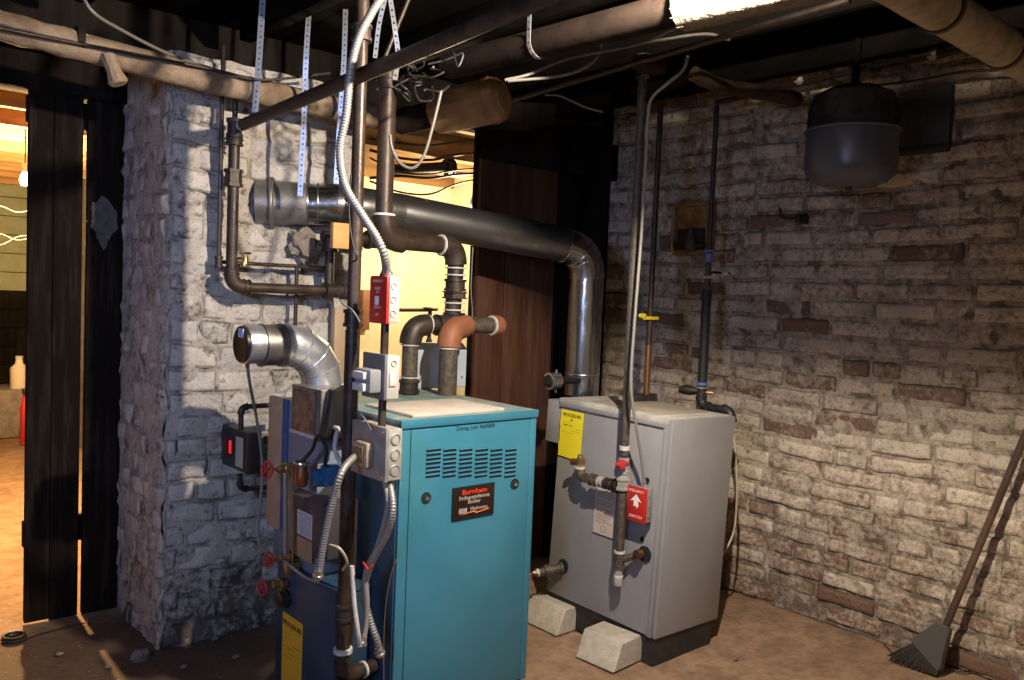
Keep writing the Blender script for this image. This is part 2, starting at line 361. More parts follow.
# ------------------------------------------------------------------ THE ROOM
def floormat():
    m = bpy.data.materials.new('packed_earth_concrete_floor'); m.use_nodes = True; N = m.node_tree.nodes; L = m.node_tree.links; b = N['Principled BSDF']
    g = N.new('ShaderNodeNewGeometry'); cs = []
    for sc, a, c, lo, hi in ((2.5, (.27,.175,.11), (.34,.225,.145), .35, .65), (30, (.75,.72,.70), (1,1,1), .3, .55), (9, (.72,.70,.68), (1.05,1.03,1), .35, .6)):
        n = N.new('ShaderNodeTexNoise'); n.inputs['Scale'].default_value = sc; n.inputs['Detail'].default_value = 8; L.new(g.outputs['Position'], n.inputs['Vector'])
        r = N.new('ShaderNodeValToRGB'); r.color_ramp.elements[0].position = lo; r.color_ramp.elements[1].position = hi
        r.color_ramp.elements[0].color = (*a, 1); r.color_ramp.elements[1].color = (*c, 1); L.new(n.outputs['Fac'], r.inputs[0]); cs.append((r.outputs[0], n.outputs['Fac']))
    cur = cs[0][0]
    for c, _ in cs[1:]:
        x = N.new('ShaderNodeMix'); x.data_type = 'RGBA'; x.blend_type = 'MULTIPLY'; x.inputs[0].default_value = 1; L.new(cur, x.inputs[6]); L.new(c, x.inputs[7]); cur = x.outputs[2]
    # shade between the gate and the boilers, painted into the floor colour
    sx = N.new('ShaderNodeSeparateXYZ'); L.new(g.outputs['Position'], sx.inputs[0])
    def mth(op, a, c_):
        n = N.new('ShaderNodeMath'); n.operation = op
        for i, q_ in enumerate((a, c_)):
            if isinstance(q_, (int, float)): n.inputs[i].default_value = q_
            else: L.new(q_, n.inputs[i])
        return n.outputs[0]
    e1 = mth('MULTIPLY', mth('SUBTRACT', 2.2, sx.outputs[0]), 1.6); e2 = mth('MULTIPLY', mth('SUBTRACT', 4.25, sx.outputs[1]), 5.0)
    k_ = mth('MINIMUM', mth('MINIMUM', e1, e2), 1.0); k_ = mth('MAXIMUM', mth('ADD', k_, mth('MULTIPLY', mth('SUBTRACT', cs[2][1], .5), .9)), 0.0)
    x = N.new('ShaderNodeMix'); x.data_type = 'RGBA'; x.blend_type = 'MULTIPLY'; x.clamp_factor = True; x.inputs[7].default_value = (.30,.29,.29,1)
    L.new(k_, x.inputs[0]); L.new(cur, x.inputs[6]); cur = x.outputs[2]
    # crumbs of mortar dust
    v = N.new('ShaderNodeTexVoronoi'); v.inputs['Scale'].default_value = 26; L.new(g.outputs['Position'], v.inputs['Vector'])
    r = N.new('ShaderNodeValToRGB'); r.color_ramp.elements[0].position = .05; r.color_ramp.elements[1].position = .11
    r.color_ramp.elements[0].color = (1,1,1,1); r.color_ramp.elements[1].color = (0,0,0,1); L.new(v.outputs['Distance'], r.inputs[0])
    x = N.new('ShaderNodeMix'); x.data_type = 'RGBA'; x.inputs[7].default_value = (.36,.30,.24,1); L.new(r.outputs[0], x.inputs[0]); L.new(cur, x.inputs[6])
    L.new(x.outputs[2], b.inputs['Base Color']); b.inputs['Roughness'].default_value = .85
    bp = N.new('ShaderNodeBump'); bp.inputs['Strength'].default_value = .4; bp.inputs['Distance'].default_value = .01; L.new(cs[1][1], bp.inputs['Height']); L.new(bp.outputs[0], b.inputs['Normal'])
    return m
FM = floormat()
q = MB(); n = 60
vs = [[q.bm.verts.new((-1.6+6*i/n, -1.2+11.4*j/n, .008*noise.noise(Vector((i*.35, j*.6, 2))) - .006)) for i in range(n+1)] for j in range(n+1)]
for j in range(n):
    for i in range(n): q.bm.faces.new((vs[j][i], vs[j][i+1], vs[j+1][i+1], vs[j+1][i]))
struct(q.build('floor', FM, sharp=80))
CZ = 2.80
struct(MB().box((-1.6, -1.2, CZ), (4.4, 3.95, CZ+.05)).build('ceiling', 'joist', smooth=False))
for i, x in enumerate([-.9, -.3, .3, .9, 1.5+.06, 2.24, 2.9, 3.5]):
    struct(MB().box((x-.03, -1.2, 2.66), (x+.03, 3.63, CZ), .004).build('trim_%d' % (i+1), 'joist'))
WR = brickmat('whitewashed_brick', (.84,.74,.60), (.60,.52,.43), ((.20,.115,.078), (.27,.17,.115), (.30,.22,.16)), (.22,.175,.135), .20, .72)
WP = brickmat('whitewashed_rubble_brick', (.66,.62,.56), (.34,.325,.30), ((.075,.055,.048), (.11,.085,.07), (.16,.125,.10)), (.13,.115,.10), .14, .52)
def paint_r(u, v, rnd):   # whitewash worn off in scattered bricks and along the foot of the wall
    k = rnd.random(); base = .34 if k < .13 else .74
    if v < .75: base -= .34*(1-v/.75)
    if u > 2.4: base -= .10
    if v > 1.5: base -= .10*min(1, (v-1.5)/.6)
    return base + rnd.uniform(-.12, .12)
nich = (P(682, 208, X=4), P(712, 250, X=4))
def skip_r(u, v): return False
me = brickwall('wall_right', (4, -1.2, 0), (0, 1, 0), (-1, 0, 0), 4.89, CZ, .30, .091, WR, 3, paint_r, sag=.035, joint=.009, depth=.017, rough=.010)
struct(link('wall_right', me, (0, 0, 0)))
struct(MB().box((-1.6, -1.2, 0), (-1.5, 10.2, CZ)).build('wall_left', 'stone', smooth=False))
struct(MB().box((-1.6, -1.3, 0), (4.4, -1.2, CZ)).build('wall_front', 'stone', smooth=False))
# rear partition of sooty planks between the opening and the right wall
pw = thing('plank_partition', (3.45, 3.68, 0), 'tall partition of dark brown vertical planks behind the grey boiler', 'partition')
x = P(478, 250, Y=3.66).x
edges = [x, x+.20, x+.39, x+.60, x+.82, 4.0]
for a, b in zip(edges, edges[1:]):
    MB().box((a+.003, 3.66+random.uniform(-.004, .004), 0), (b-.003, 3.69, 2.36 if a < x+.5 else CZ), .003).build('plank', 'plank' if a < x+.5 else 'wooddk', pw)
MB().box((x, 3.69, 0), (4.28, 3.73, CZ)).build('backing_board', 'wooddk', pw, smooth=False)
MB().box((x-.02, 3.60, 2.34), (3.99, 3.655, 2.56), .004).build('top_rail', 'wooddk', pw)
# chimney pillar
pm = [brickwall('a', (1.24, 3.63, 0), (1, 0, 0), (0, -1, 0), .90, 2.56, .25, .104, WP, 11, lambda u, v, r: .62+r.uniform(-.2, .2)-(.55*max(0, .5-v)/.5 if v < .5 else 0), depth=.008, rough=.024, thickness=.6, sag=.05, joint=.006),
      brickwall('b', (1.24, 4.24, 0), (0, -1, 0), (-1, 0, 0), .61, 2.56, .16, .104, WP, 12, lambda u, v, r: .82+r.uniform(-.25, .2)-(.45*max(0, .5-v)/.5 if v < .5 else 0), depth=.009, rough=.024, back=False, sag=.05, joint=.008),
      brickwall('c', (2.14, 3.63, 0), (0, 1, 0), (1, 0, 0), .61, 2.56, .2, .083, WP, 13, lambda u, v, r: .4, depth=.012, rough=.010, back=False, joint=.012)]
bm = bmesh.new()
for k in pm: bm.from_mesh(k)
# rounded, crumbling arris
for v in bm.verts:
    for cx, cy in ((1.24, 3.63), (2.14, 3.63)):
        d = math.hypot(v.co.x-cx, v.co.y-cy)
        if d < .05:
            c = Vector((1.69, 3.93)); t = (c-Vector((v.co.x, v.co.y))).normalized()*(.05-d)*(.35+.35*noise.noise(Vector((0, cx, v.co.z*8)))); v.co.x += t.x; v.co.y += t.y
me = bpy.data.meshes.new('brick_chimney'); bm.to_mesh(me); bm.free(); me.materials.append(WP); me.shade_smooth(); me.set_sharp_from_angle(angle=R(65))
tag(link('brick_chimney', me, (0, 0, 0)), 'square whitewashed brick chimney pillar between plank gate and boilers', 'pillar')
# plank gate left of the pillar
gt = thing('plank_gate', (1.05, 4.27, 0), 'dark vertical plank gate left of the whitewashed pillar', 'gate')
gx = [P(p, 350, Y=4.27).x for p in (26, 51, 80)]
MB().box((gx[0], 4.25, .01), (gx[1]-.002, 4.285, 2.56), .004).build('plank', 'gate', gt)
MB().box((gx[1]+.002, 4.255, .0), (gx[2], 4.29, 2.56), .004).build('plank', 'gate', gt)
MB().box((gx[2]+.018, 4.25, .0), (1.46, 4.285, 2.56), .004).build('plank', 'gate', gt)
c = P(104, 222, Y=4.25); q = MB().ball(c, .07, (.8, .06, 1.25), .9); lab(q.build('plaster_patch', mat('grey_plaster_smear', (.13,.12,.11), .95, 0, (.07,.065,.06), 30), gt), 'pale smear of old plaster')
MB().box((gx[0], 4.285, .35), (1.46, 4.33, .47), .004).build('ledge', 'gate', gt)
MB().box((gx[0]-.0, 4.285, 2.28), (1.46, 4.33, 2.40), .004).build('ledge', 'gate', gt)
hz = P(14, 88, Y=4.27).z
tag(MB().box((-1.5, 4.20, hz), (1.5, 4.36, hz+.42), .01).build('timber_lintel', 'wooddk'), 'black timber lintel above the doorway left of plank gate', 'beam')
struct(MB().box((-1.5, 4.27, 0), (-.25, 4.37, 2.56)).build('wall_back', 'wooddk', smooth=False))
struct(MB().box((.3, 3.95, CZ-.24), (4.4, 4.03, CZ+.05)).build('trim_20', 'wooddk', smooth=False))
# ------------------------------------------------------------------ back rooms
struct(MB().box((-1.6, 4.0, 2.62), (4.4, 10.2, 2.68)).build('trim_21', 'orwood', smooth=False))
for i in range(9):
    y = 4.5+i*.62
    struct(MB().box((-1.5, y-.03, 2.47), (4.4, y+.03, 2.62), .004).build('trim_%d' % (22+i), 'orwood'))
struct(MB().box((2.2, 5.75, 0), (4.4, 5.85, 2.62)).build('wall_cream', 'cream', smooth=False))
struct(MB().box((4.3, 3.7, 0), (4.4, 5.8, 2.62)).build('wall_side', 'cream', smooth=False))
struct(MB().box((2.14, 4.2, 0), (2.22, 10.2, 2.62)).build('wall_light_baffle', 'stone', smooth=False))  # unseen wall added to keep the passage bulb off the brick wall
fw = thing('boarded_far_wall', (1.4, 9.9, 0), 'far wall of green painted horizontal boards seen through doorway', 'wall')
for i in range(13):
    z = .1+i*.19
    MB().box((-1.5, 9.85, z), (2.2, 9.9, z+.185), .006).build('board', 'green' if z > 1.35 else 'wooddk', fw)
tag(MB().box((.9, 9.3, 0), (2.15, 9.84, P(5, 390, Y=9.3).z), .02).build('stone_ledge', 'stone'), 'low grey stone ledge at far end of lit passage', 'ledge')
lz = P(5, 390, Y=9.3).z
bo = MB().lathe(P(19, 389, Y=9.4).xy.to_3d()+Vector((0,0,lz)), (0,0,1), [(0,.075),(.01,.08),(.2,.08),(.25,.035),(.29,.03)], 14).build('jug', 'bottle'); tag(bo, 'pale plastic jug on the far stone ledge', 'bottle')
MB().lathe(P(19, 389, Y=9.4).xy.to_3d()+Vector((0,0,lz+.29)), (0,0,1), [(0,.034),(.03,.034)], 12).build('cap', 'white', bo)
bx = MB().box((1.48, 9.32, lz), (1.62, 9.44, lz+.07), .01).build('metal_tin', 'silver'); tag(bx, 'flat metal tin lying left of the jug on the ledge', 'tin'); MB().box((1.478, 9.318, lz+.072), (1.622, 9.442, lz+.085), .004).build('lid', 'iron', bx)
fe = thing('fire_extinguisher', P(24, 430, Y=8.9).xy.to_3d(), 'small red fire extinguisher standing below the far ledge', 'extinguisher')
p = P(24, 430, Y=8.9).xy.to_3d()
MB().lathe(p, (0,0,1), [(0,.03),(.01,.035),(.34,.035),(.40,.02),(.48,.012)], 14).build('cylinder', 'red', fe)
MB().box(p+Vector((-.015,-.06,.48)), p+Vector((.015,.05,.53)), .005).build('handle', 'blackpl', fe); MB().sweep(smoothpath([p+Vector((0,.05,.5)), p+Vector((.08,.02,.42)), p+Vector((.07,0,.25))]), .009, 6).build('hose', 'blackpl', fe)
bp = P(25, 177, Y=6.0)
hb = thing('hanging_bulb', bp, 'bare lit bulb glowing beside the plank gate in the back passage', 'lamp')
MB().lathe(bp+Vector((0,0,-.055)), (0,0,1), [(0,.004),(.006,.02),(.03,.032),(.06,.026),(.085,.014)], 14).build('glass', 'bulb', hb)
MB().lathe(bp+Vector((0,0,.03)), (0,0,1), [(0,.018),(.05,.02),(.055,.008)], 10).build('socket', 'white', hb); MB().cyl(bp+Vector((0,0,.08)), (bp.x, bp.y, 2.62), .004, seg=6).build('cord', 'wireb', hb)
bp2 = Vector((3.75, 4.75, 2.18))
hb = thing('hanging_bulb', bp2, 'bare lit bulb hung behind the plank partition, hidden from the front', 'lamp')
MB().lathe(bp2+Vector((0,0,0)), (0,0,1), [(0,.014),(.06,.026),(.08,.02),(.12,.006)], 12).build('socket', 'white', hb); MB().cyl(bp2+Vector((0,0,.1)), (bp2.x, bp2.y, 2.62), .004, seg=6).build('cord', 'wireb', hb)
for i, (y0, y1) in enumerate(((204, 212), (232, 240), (243, 236))):
    cable('sagging_cable', [P(-30, y0, Y=6.4), P(0, y0+2, Y=6.4), P(22, y1, Y=6.4), P(60, y0-6, Y=6.4)], .005, 'iron', ['upper', 'middle', 'lowest'][i]+' of three sagging cables crossing the lit passage', 'cable', 'cables in the passage')
# things on the cream wall behind the opening
o = MB().box(P(362, 330, Y=5.70), P(368, 290, Y=5.74), .002).build('wood_batten', 'orange'); tag(o, 'short brown batten upright on the cream wall behind red switch', 'batten')
a, b = P(346, 480, Y=4.1), P(332, 222, Y=4.1)
dv = thing('drain_stack', P(425, 480, Y=4.6).xy.to_3d(), 'old black valve with tall stem seen against the cream wall', 'valve')
p = P(430, 312, Y=4.7); MB().cyl(p+Vector((0,0,-.22)), p+Vector((0,0,.02)), .014, seg=8).build('stem', 'iron', dv)
MB().lathe(p+Vector((0,0,-.30)), (0,0,1), [(0,.05),(.03,.05),(.06,.03),(.10,.022),(.12,.016)], 14).build('bonnet', 'iron', dv); MB().torus(p+Vector((0,0,.02)), (0,0,1), .045, .012).build('handwheel', 'iron', dv)
MB().cyl(P(396, 310, Y=4.7), P(429, 310, Y=4.7), .012, seg=8).build('side_arm', 'iron', dv); MB().cyl((p.x, p.y, -.01), p+Vector((0,0,-.28)), .03, seg=12).build('riser', 'iron', dv)
# timber pieces round the opening
p = P(333, 248, Y=3.30)
tag(MB().box((p.x, 3.30, p.z), (P(363, 248, Y=3.30).x, 3.33, P(333, 222, Y=3.30).z), .003).build('wood_block', mat('raw_pine_block', (.62,.34,.12), .7, 0, (.55,.28,.09), 9, stretch=(1,1,4))), 'raw pine block behind the tall brown pipe under the flue', 'block')
p = P(333, 385, Y=3.56)
tag(MB().box((p.x, 3.56, p.z-.6), (P(345, 385, Y=3.56).x, 3.60, P(333, 308, Y=3.56).z), .003).build('tan_board', 'tan'), 'narrow tan board upright beside the brick pillar', 'board')
# joists and old pipes glimpsed in the lit opening
for i, (xa, ya, xb, yb, m_, rr) in enumerate(((385, 146, 480, 162, 'wrap', .035), (388, 163, 478, 178, 'orwood', .025))):
    tag(MB().cyl(P(xa, ya, Y=4.9), P(xb, yb, Y=4.9), rr, seg=10).build('ceiling_pipe', m_), ['upper', 'lower'][i]+' tan wrapped pipe under the lit joists behind the opening', 'pipe')
SG = ['highest and straightest', 'second highest', 'middle', 'second lowest', 'lowest and most sagging']
for i, (y0, ym_, y1) in enumerate(((139, 143, 141), (150, 158, 152), (158, 172, 168), (178, 176, 173), (181, 192, 176))):
    cable('passage_cable', [P(370, y0, Y=4.45), P(400, ym_, Y=4.45), P(430, ym_+2, Y=4.45), P(456, (ym_+y1)/2, Y=4.45), P(490, y1, Y=4.45)], .009 if i % 2 else .006, 'iron', SG[i]+' of five dark cables under the lit joists behind opening', 'cable', 'dark cables behind the opening')
o = MB().cyl(P(385, 170, Y=4.5), P(451, 167, Y=4.5), .035, seg=14).build('drain_pipe', 'iron'); tag(o, 'black drain pipe with round end cap behind the opening', 'pipe')
fitting(o, 'end_cap', P(449, 167, Y=4.5), P(451, 167, Y=4.5)-P(385, 170, Y=4.5), .048, .06, 'iron')
# ------------------------------------------------------------------ boxes seen by their near vertical edge
def boxfit(pxL, pxE, pxR, yT, yB, **k):
    """corner-on box: left edge, near edge and right edge pixels; returns lo, hi of an upright box"""
    e = P(pxE, (yT+yB)/2, **k); d = e.dot(FWD)
    zt, zb = P(pxE, yT, d=d).z, P(pxE, yB, d=d).z; ym = (yT+yB)/2
    return Vector((e.x, e.y, zb)), Vector((P(pxR, ym, Y=e.y).x, P(pxL, ym, X=e.x).y, zt))
UP = Vector((0,0,1)); XD = Vector((1,0,0)); YD = Vector((0,1,0)); LY = Vector((0,-1,0))
# ------------------------------------------------------------------ TEAL BOILER
TX0, TX1, TY0, TY1, TZ = 1.655, 2.314, 2.455, 3.26, 1.14
tb = thing('teal_boiler', ((TX0+TX1)/2, (TY0+TY1)/2, 0), 'large teal enamelled boiler with vent slots and black nameplate', 'boiler')
MB().box((TX0+.006, TY0+.012, .03), (TX1-.006, TY1, TZ-.028), .003).build('jacket', 'teal', tb)
MB().box((TX0, TY0+.0, TZ-.028), (TX1, TY1+.01, TZ), .004).build('top_lid', 'tealtop', tb)
MB().box((TX0-.001, TY0-.002, TZ-.030), (TX1+.001, TY0+.006, TZ+.001), .002).build('lid_rim', 'teal', tb)
MB().box((TX0+.02, TY0+.03, 0), (TX1-.02, TY1-.02, .04)).build('base', 'black', tb)
MB().box((TX0+.003, TY0+.004, .03), (TX0+.045, TY0+.014, TZ-.03), .003).build('corner_flange', 'teal', tb)
MB().box((TX1-.035, TY0+.004, .03), (TX1-.003, TY0+.014, TZ-.03), .003).build('corner_flange', 'teal', tb)
MB().box((TX0+.047, TY0+.003, .035), (TX1-.037, TY0+.013, TZ-.036), .003).build('front_panel', 'teal', tb)
MB().box((TX0-.004, TY0+.014, .03), (TX0+.008, TY1-.02, TZ-.032), .003).build('side_panel', 'navy', tb)
MB().box((TX0-.006, TY0+.012, TZ-.05), (TX0+.002, TY0+.06, TZ-.025), .002).build('corner_bracket', 'blackpl', tb)
yf = TY0+.003
def onF(px, py): return P(px, py, Y=yf)
xs = [(426,440.5),(443,456),(459,472),(475,487.5),(490,502),(505,516)]
vp = MB()
louv = MB()
for a, b in xs:
    xa, xb = onF(a, 460).x, onF(b, 460).x; zt, zb = onF(a, 450).z, onF(a, 476).z
    for k in range(7):
        z = zt-(zt-zb)*k/6
        vp.box((xa, yf-.0008, z-.0085), (xb, yf+.002, z+.0045))
        louv.prism([(xa, yf-.001, z+.004), (xb, yf-.001, z+.004), (xb, yf-.005, z+.001), (xa, yf-.005, z+.001)], (0, .003, -.0012))
vp.build('vent_slots', 'slot', tb, smooth=False); louv.build('vent_louvres', 'teal', tb, smooth=False)
for px, py in ((426, 498), (514.5, 484)):
    c = onF(px, py); hf = MB().cyl((c.x, yf-.002, c.z), (c.x, yf+.002, c.z), .022, seg=20).build('screw_recess', 'slot', tb)
    MB().cyl((c.x+.003, yf-.006, c.z-.002), (c.x+.003, yf-.001, c.z-.002), .008, seg=10).build('bolt', 'silver', hf)
a, b = onF(452, 488), onF(493, 515)
npz0, npz1 = onF(472, 517).z, onF(472, 485).z; nx0, nx1 = onF(451.5, 500).x, onF(493, 500).x
pl = MB().box((nx0, yf-.008, npz0), (nx1, yf, npz1), .003).build('nameplate', 'blackpl', tb)
MB().box((nx0+.012, yf-.0095, npz0+.012), (nx1-.010, yf-.0075, npz1-.010), .001).build('nameplate_face', mat('nameplate_brown_black', (.02,.008,.006), .35), pl)
cx, H_ = (nx0+nx1)/2, npz1-npz0; ty = yf-.0105; W_ = nx1-nx0
text('Burnham', H_*.215, 'redink', pl, (cx, ty, npz0+H_*.76), XD, UP, sx=1.25)
text('Independence', H_*.185, 'greyink', pl, (cx, ty, npz0+H_*.60), XD, UP, sx=1.15)
text('Boiler', H_*.175, 'greyink', pl, (cx, ty, npz0+H_*.46), XD, UP, sx=1.2)
text('Hydronics', H_*.165, 'greyink', pl, (cx+W_*.12, ty, npz0+H_*.24), XD, UP)
q = MB()
for k in range(4): q.box((nx0+W_*(.15+k*.05), ty, npz0+H_*.18), (nx0+W_*(.18+k*.05), ty+.002, npz0+H_*.34))
q.build('logo_bars', 'greyink', pl, smooth=False)
q = MB(); q.poly([(nx0+W_*.15, ty, npz0+H_*.13), (nx0+W_*.5, ty, npz0+H_*.19), (nx0+W_*.55, ty, npz0+H_*.13), (nx1-W_*.14, ty, npz0+H_*.2), (nx1-W_*.14, ty, npz0+H_*.24), (nx0+W_*.58, ty, npz0+H_*.17), (nx0+W_*.5, ty, npz0+H_*.23)]); q.build('logo_stripe', 'orink', pl, smooth=False)
c = onF(456, 428); text('Zoning, Low  NuMBER', .022, 'ink', tb, (c.x, yf-.0012, c.z-.010), XD, (-.05,0,1), 'LEFT', thick=.0002, sx=.92, name='handwriting')
# insulation board on the lid
q = MB(); q.box((P(404,414,Z=TZ).x-.03, TY0+.035, TZ), (TX1-.15, TY0+.36, TZ+.012), .003); lab(q.build('insulation_board', 'mat_', tb), 'white insulation board lying on the lid')
# pale draught hood at the back
HB = 3.22; hx0, hx1 = P(415, 380, Y=HB).x, P(466, 380, Y=HB).x; hz1 = P(440, 343, Y=HB).z
q = MB().prism([(hx0, HB, TZ), (hx1, HB, TZ), (hx1, HB, hz1-.03), (hx1-.03, HB, hz1), (hx0+.03, HB, hz1), (hx0, HB, hz1-.03)], (0, .06, 0), .003).build('draught_hood', 'palehood', tb)
lab(q, 'pale blue draught hood'); 
for u in (hx0+.03, hx1-.03): MB().cyl((u, HB-.005, TZ+.05), (u, HB, TZ+.05), .006, seg=8).build('screw', 'silver', q)
# ------------------------------------------------------------------ GREY BOILER
lo, hi = Vector((2.87, 2.25, .125)), Vector((3.335, 2.94, 1.092))
gb = thing('grey_boiler', ((lo.x+hi.x)/2, (lo.y+hi.y)/2, 0), 'grey enamelled boiler raised on concrete blocks beside the brick wall', 'boiler')
MB().box((lo.x+.006, lo.y+.02, lo.z), (hi.x-.004, hi.y, hi.z-.03), .004).build('jacket', 'grey', gb)
MB().box((lo.x, lo.y+.028, hi.z-.03), (hi.x, hi.y+.01, hi.z), .005).build('top_lid', 'greytop', gb)
MB().box((lo.x+.001, lo.y, lo.z+.0), (hi.x+.002, lo.y+.022, hi.z-.002), .006).build('front_door', 'grey', gb)
MB().box((lo.x+.0045, lo.y+.05, lo.z+.0), (lo.x+.0062, lo.y+.052, hi.z-.045)).build('door_seam', 'ko', gb)
MB().box((lo.x-.003, lo.y+.024, lo.z), (lo.x+.006, lo.y+.048, hi.z-.034), .002).build('side_flange', 'grey', gb)
MB().box((lo.x-.004, lo.y+.03, hi.z-.042), (lo.x+.004, hi.y, hi.z-.02), .002).build('lid_rim', 'grey', gb)
MB().box((lo.x+.05, lo.y+.12, hi.z), (hi.x-.05, hi.y-.16, hi.z+.006), .002).build('lid_panel', mat('lid_dust', (.27,.24,.20), .8, 0, (.36,.32,.27), 8), gb)
MB().box((lo.x+.012, lo.y+.012, 0), (hi.x-.03, hi.y-.05, lo.z+.005)).build('black_base', 'black', gb)
MB().box((lo.x+.01, hi.y, hi.z-.23), (lo.x+.22, hi.y+.10, hi.z-.02), .004).build('draught_hood', 'grey', gb)
xf = lo.x-.0005
def onG(px, py): return P(px, py, X=xf)
# yellow sticker with torn left edge
y1, y0 = onG(553.5, 430).y, onG(576, 430).y; zt, zb = onG(565, 413).z, onG(565, 460).z
pts = [(xf-.0012, y0, zt), (xf-.0012, y1, zt)]
for k in range(10): pts.append((xf-.0012, y1+(.008*((k*37) % 5)/5-.004 if k < 9 else 0), zt-(zt-zb)*(k+1)/10))
pts.append((xf-.0012, y0, zb-.006))
st = MB().prism(pts, (.0011, 0, 0)).build('sticker', 'yellow', gb, smooth=False); lab(st, 'yellow PROCEDURE sticker with torn edge')
ym = (y0+y1)/2; text('PROCEDURE', .023, 'ink', st, (xf-.0018, ym, zt-.03), LY, UP, sx=.92)
text('MODEL   FIRING', .008, 'ink', st, (xf-.0018, ym+.02, zt-.075), LY, UP, thick=.0002)
MB().poly([(xf-.0018, ym-.008, zt-.042), (xf-.0018, ym+.008, zt-.042), (xf-.0018, ym, zt-.052)]).build('printed_arrow', 'ink', st, smooth=False)
q = MB()
for k, (u0, u1) in enumerate(((.1,.45),(.1,.3),(.7,.92),(.55,.9),(.1,.6))): z = zt-.06-.012*k; q.box((xf-.0016, y1-(y1-y0)*u1, z-.001), (xf-.001, y1-(y1-y0)*u0, z))
q.build('printed_lines', 'ink', st, smooth=False)
# paper label
y1, y0 = onG(590, 515).y, onG(610.5, 515).y; zt, zb = onG(605, 492).z, onG(605, 538).z
st = MB().box((xf-.0012, y0, zb), (xf, y1, zt)).build('paper_label', 'paper', gb, smooth=False); q = MB()
for k in range(13):
    if k in (3, 6): continue
    z = zt-.012-(zt-zb-.06)*k/13; q.box((xf-.0016, y0+.012+.01*(k % 3), z-.0022), (xf-.001, y1-.012, z))
q.torus((xf-.0013, (y0+y1)/2, zb+.028), (1,0,0), .016, .001); q.build('printed_lines', mat('brown_print', (.12,.08,.06), .8), st, smooth=False)
for px, py, r in ((641, 554, .036), (638, 539, .011), (641, 480, .012), (561, 568, .034)):
    c = onG(px, py); lab(MB().lathe((xf+.002, c.y, c.z), (-1,0,0), [(0, r), (.004, r), (.0045, r*.8)], 20).build('knockout_hole', 'slot', gb), 'round black hole in the side of jacket')
c = P(709, 418, Y=lo.y)
# the jacket leans a little on its uneven blocks
gb.rotation_mode = 'QUATERNION'; gb.rotation_quaternion = Matrix.Rotation(R(1.9), 3, FWD).to_quaternion()
# concrete blocks
def cblock(name, a, dirv, L, W_, H_, label):
    d = Vector((math.cos(dirv), math.sin(dirv), 0)); n_ = Vector((-d.y, d.x, 0)); a = Vector(a)
    pts = [a, a+d*W_, a+d*(W_-.035)+UP*H_, a+d*.055+UP*H_]
    return tag(MB().prism(pts, n_*L, .006).build(name, 'block'), label, 'block', 'concrete blocks under the grey boiler')
cblock('concrete_block', P(613, 674, Z=0), R(4), .215, .23, .119, 'concrete block under the near corner of the grey boiler')
cblock('concrete_block', P(556, 637, Z=0), R(0), .25, .16, .119, 'concrete block under the far corner of the grey boiler, beside teal boiler')
# ------------------------------------------------------------------ OLD DARK BLUE BOILER
ob = thing('dark_blue_boiler', (1.57, 2.85, 0), 'narrow dark blue boiler left of the teal one with yellow sticker', 'boiler')
BX, BY0, BY1 = 1.50, 2.605, 3.07; BZ = .51
MB().box((BX, BY0, 0), (1.645, BY1, BZ), .006).build('lower_jacket', 'navy', ob)
MB().box((BX-.004, BY0-.004, BZ-.012), (1.646, BY1+.004, BZ+.004), .003).build('jacket_rim', 'navy', ob)
UY0, UY1, UZ = 2.80, 3.17, 1.15
MB().box((BX+.02, UY0, BZ), (1.645, UY1-.02, UZ-.005), .004).build('upper_jacket', mat('blue_grey_sheet', (.16,.19,.25), .45, .1, (.20,.23,.28), 5), ob)
def onB(px, py): return P(px, py, X=BX+.02)
lab(MB().box((BX+.008, onB(283, 450).y, .62), (BX+.03, UY1+.03, UZ), .003).build('edge_panel', 'tan', ob), 'edge panel tinted tan for the warm light on it')  # warm lamplight is put into this panel's tan colour
MB().box((BX+.014, onB(288, 450).y, .62), (BX+.022, onB(283, 450).y, UZ), .001).build('blue_trim', mat('blue_edge', (.02,.07,.22), .4), ob)
# draught hood with stained plate and damper motor
e, h = boxfit(291, 318, 345, 390, 440, X=BX-.02)
pl = MB().box((e.x, e.y, e.z), (e.x+.15, h.y, h.z), .004).build('draught_hood', 'fluegrey', ob)
lab(MB().box((e.x-.008, e.y+.02, e.z+.01), (e.x, h.y-.02, h.z-.01), .003).build('stained_plate', 'platebrown', pl), 'stained brown steel plate')
MB().box((e.x-.011, e.y+.015, e.z), (e.x-.003, h.y-.01, e.z+.014), .002).build('plate_flange', 'dope', pl)
dm = MB().prism([(e.x+.005, e.y-.05, e.z+.005), (e.x+.10, e.y-.05, e.z+.005), (e.x+.115, e.y-.05, e.z+.13), (e.x+.085, e.y-.05, h.z+.02), (e.x+.03, e.y-.05, h.z)], (0, .05, 0), .006).build('damper_motor', 'blackpl', ob)
dmp = Vector((e.x+.04, e.y-.055, e.z+.05))
# black circulator, control with labels
e, h = boxfit(291, 322, 346, 507, 562, X=BX-.005)
ct = MB().box((e.x, e.y, e.z), (1.64, h.y, h.z), .005).build('control_box', mat('dark_control_enamel', (.05,.045,.05), .45), ob)
MB().prism([(e.x, e.y, h.z), (e.x, h.y, h.z), (e.x+.12, h.y, h.z+.10), (e.x+.12, e.y, h.z+.10)], (.003, 0, .004)).build('sloped_cover', mat('dark_control_enamel', (.05,.045,.05), .45), ob)
xl = e.x-.0012; yy = [P(p, 535, X=e.x).y for p in (297, 312)]
MB().box((xl, yy[1], P(305, 537, X=e.x).z), (e.x, yy[0], P(305, 512, X=e.x).z)).build('white_label', 'paperw', ct, smooth=False)
lab(MB().box((xl, yy[1]-.004, P(305, 560, X=e.x).z), (e.x, yy[0]+.006, P(305, 539, X=e.x).z)).build('tan_label', 'kraft', ct, smooth=False), 'tan label')
q = MB()
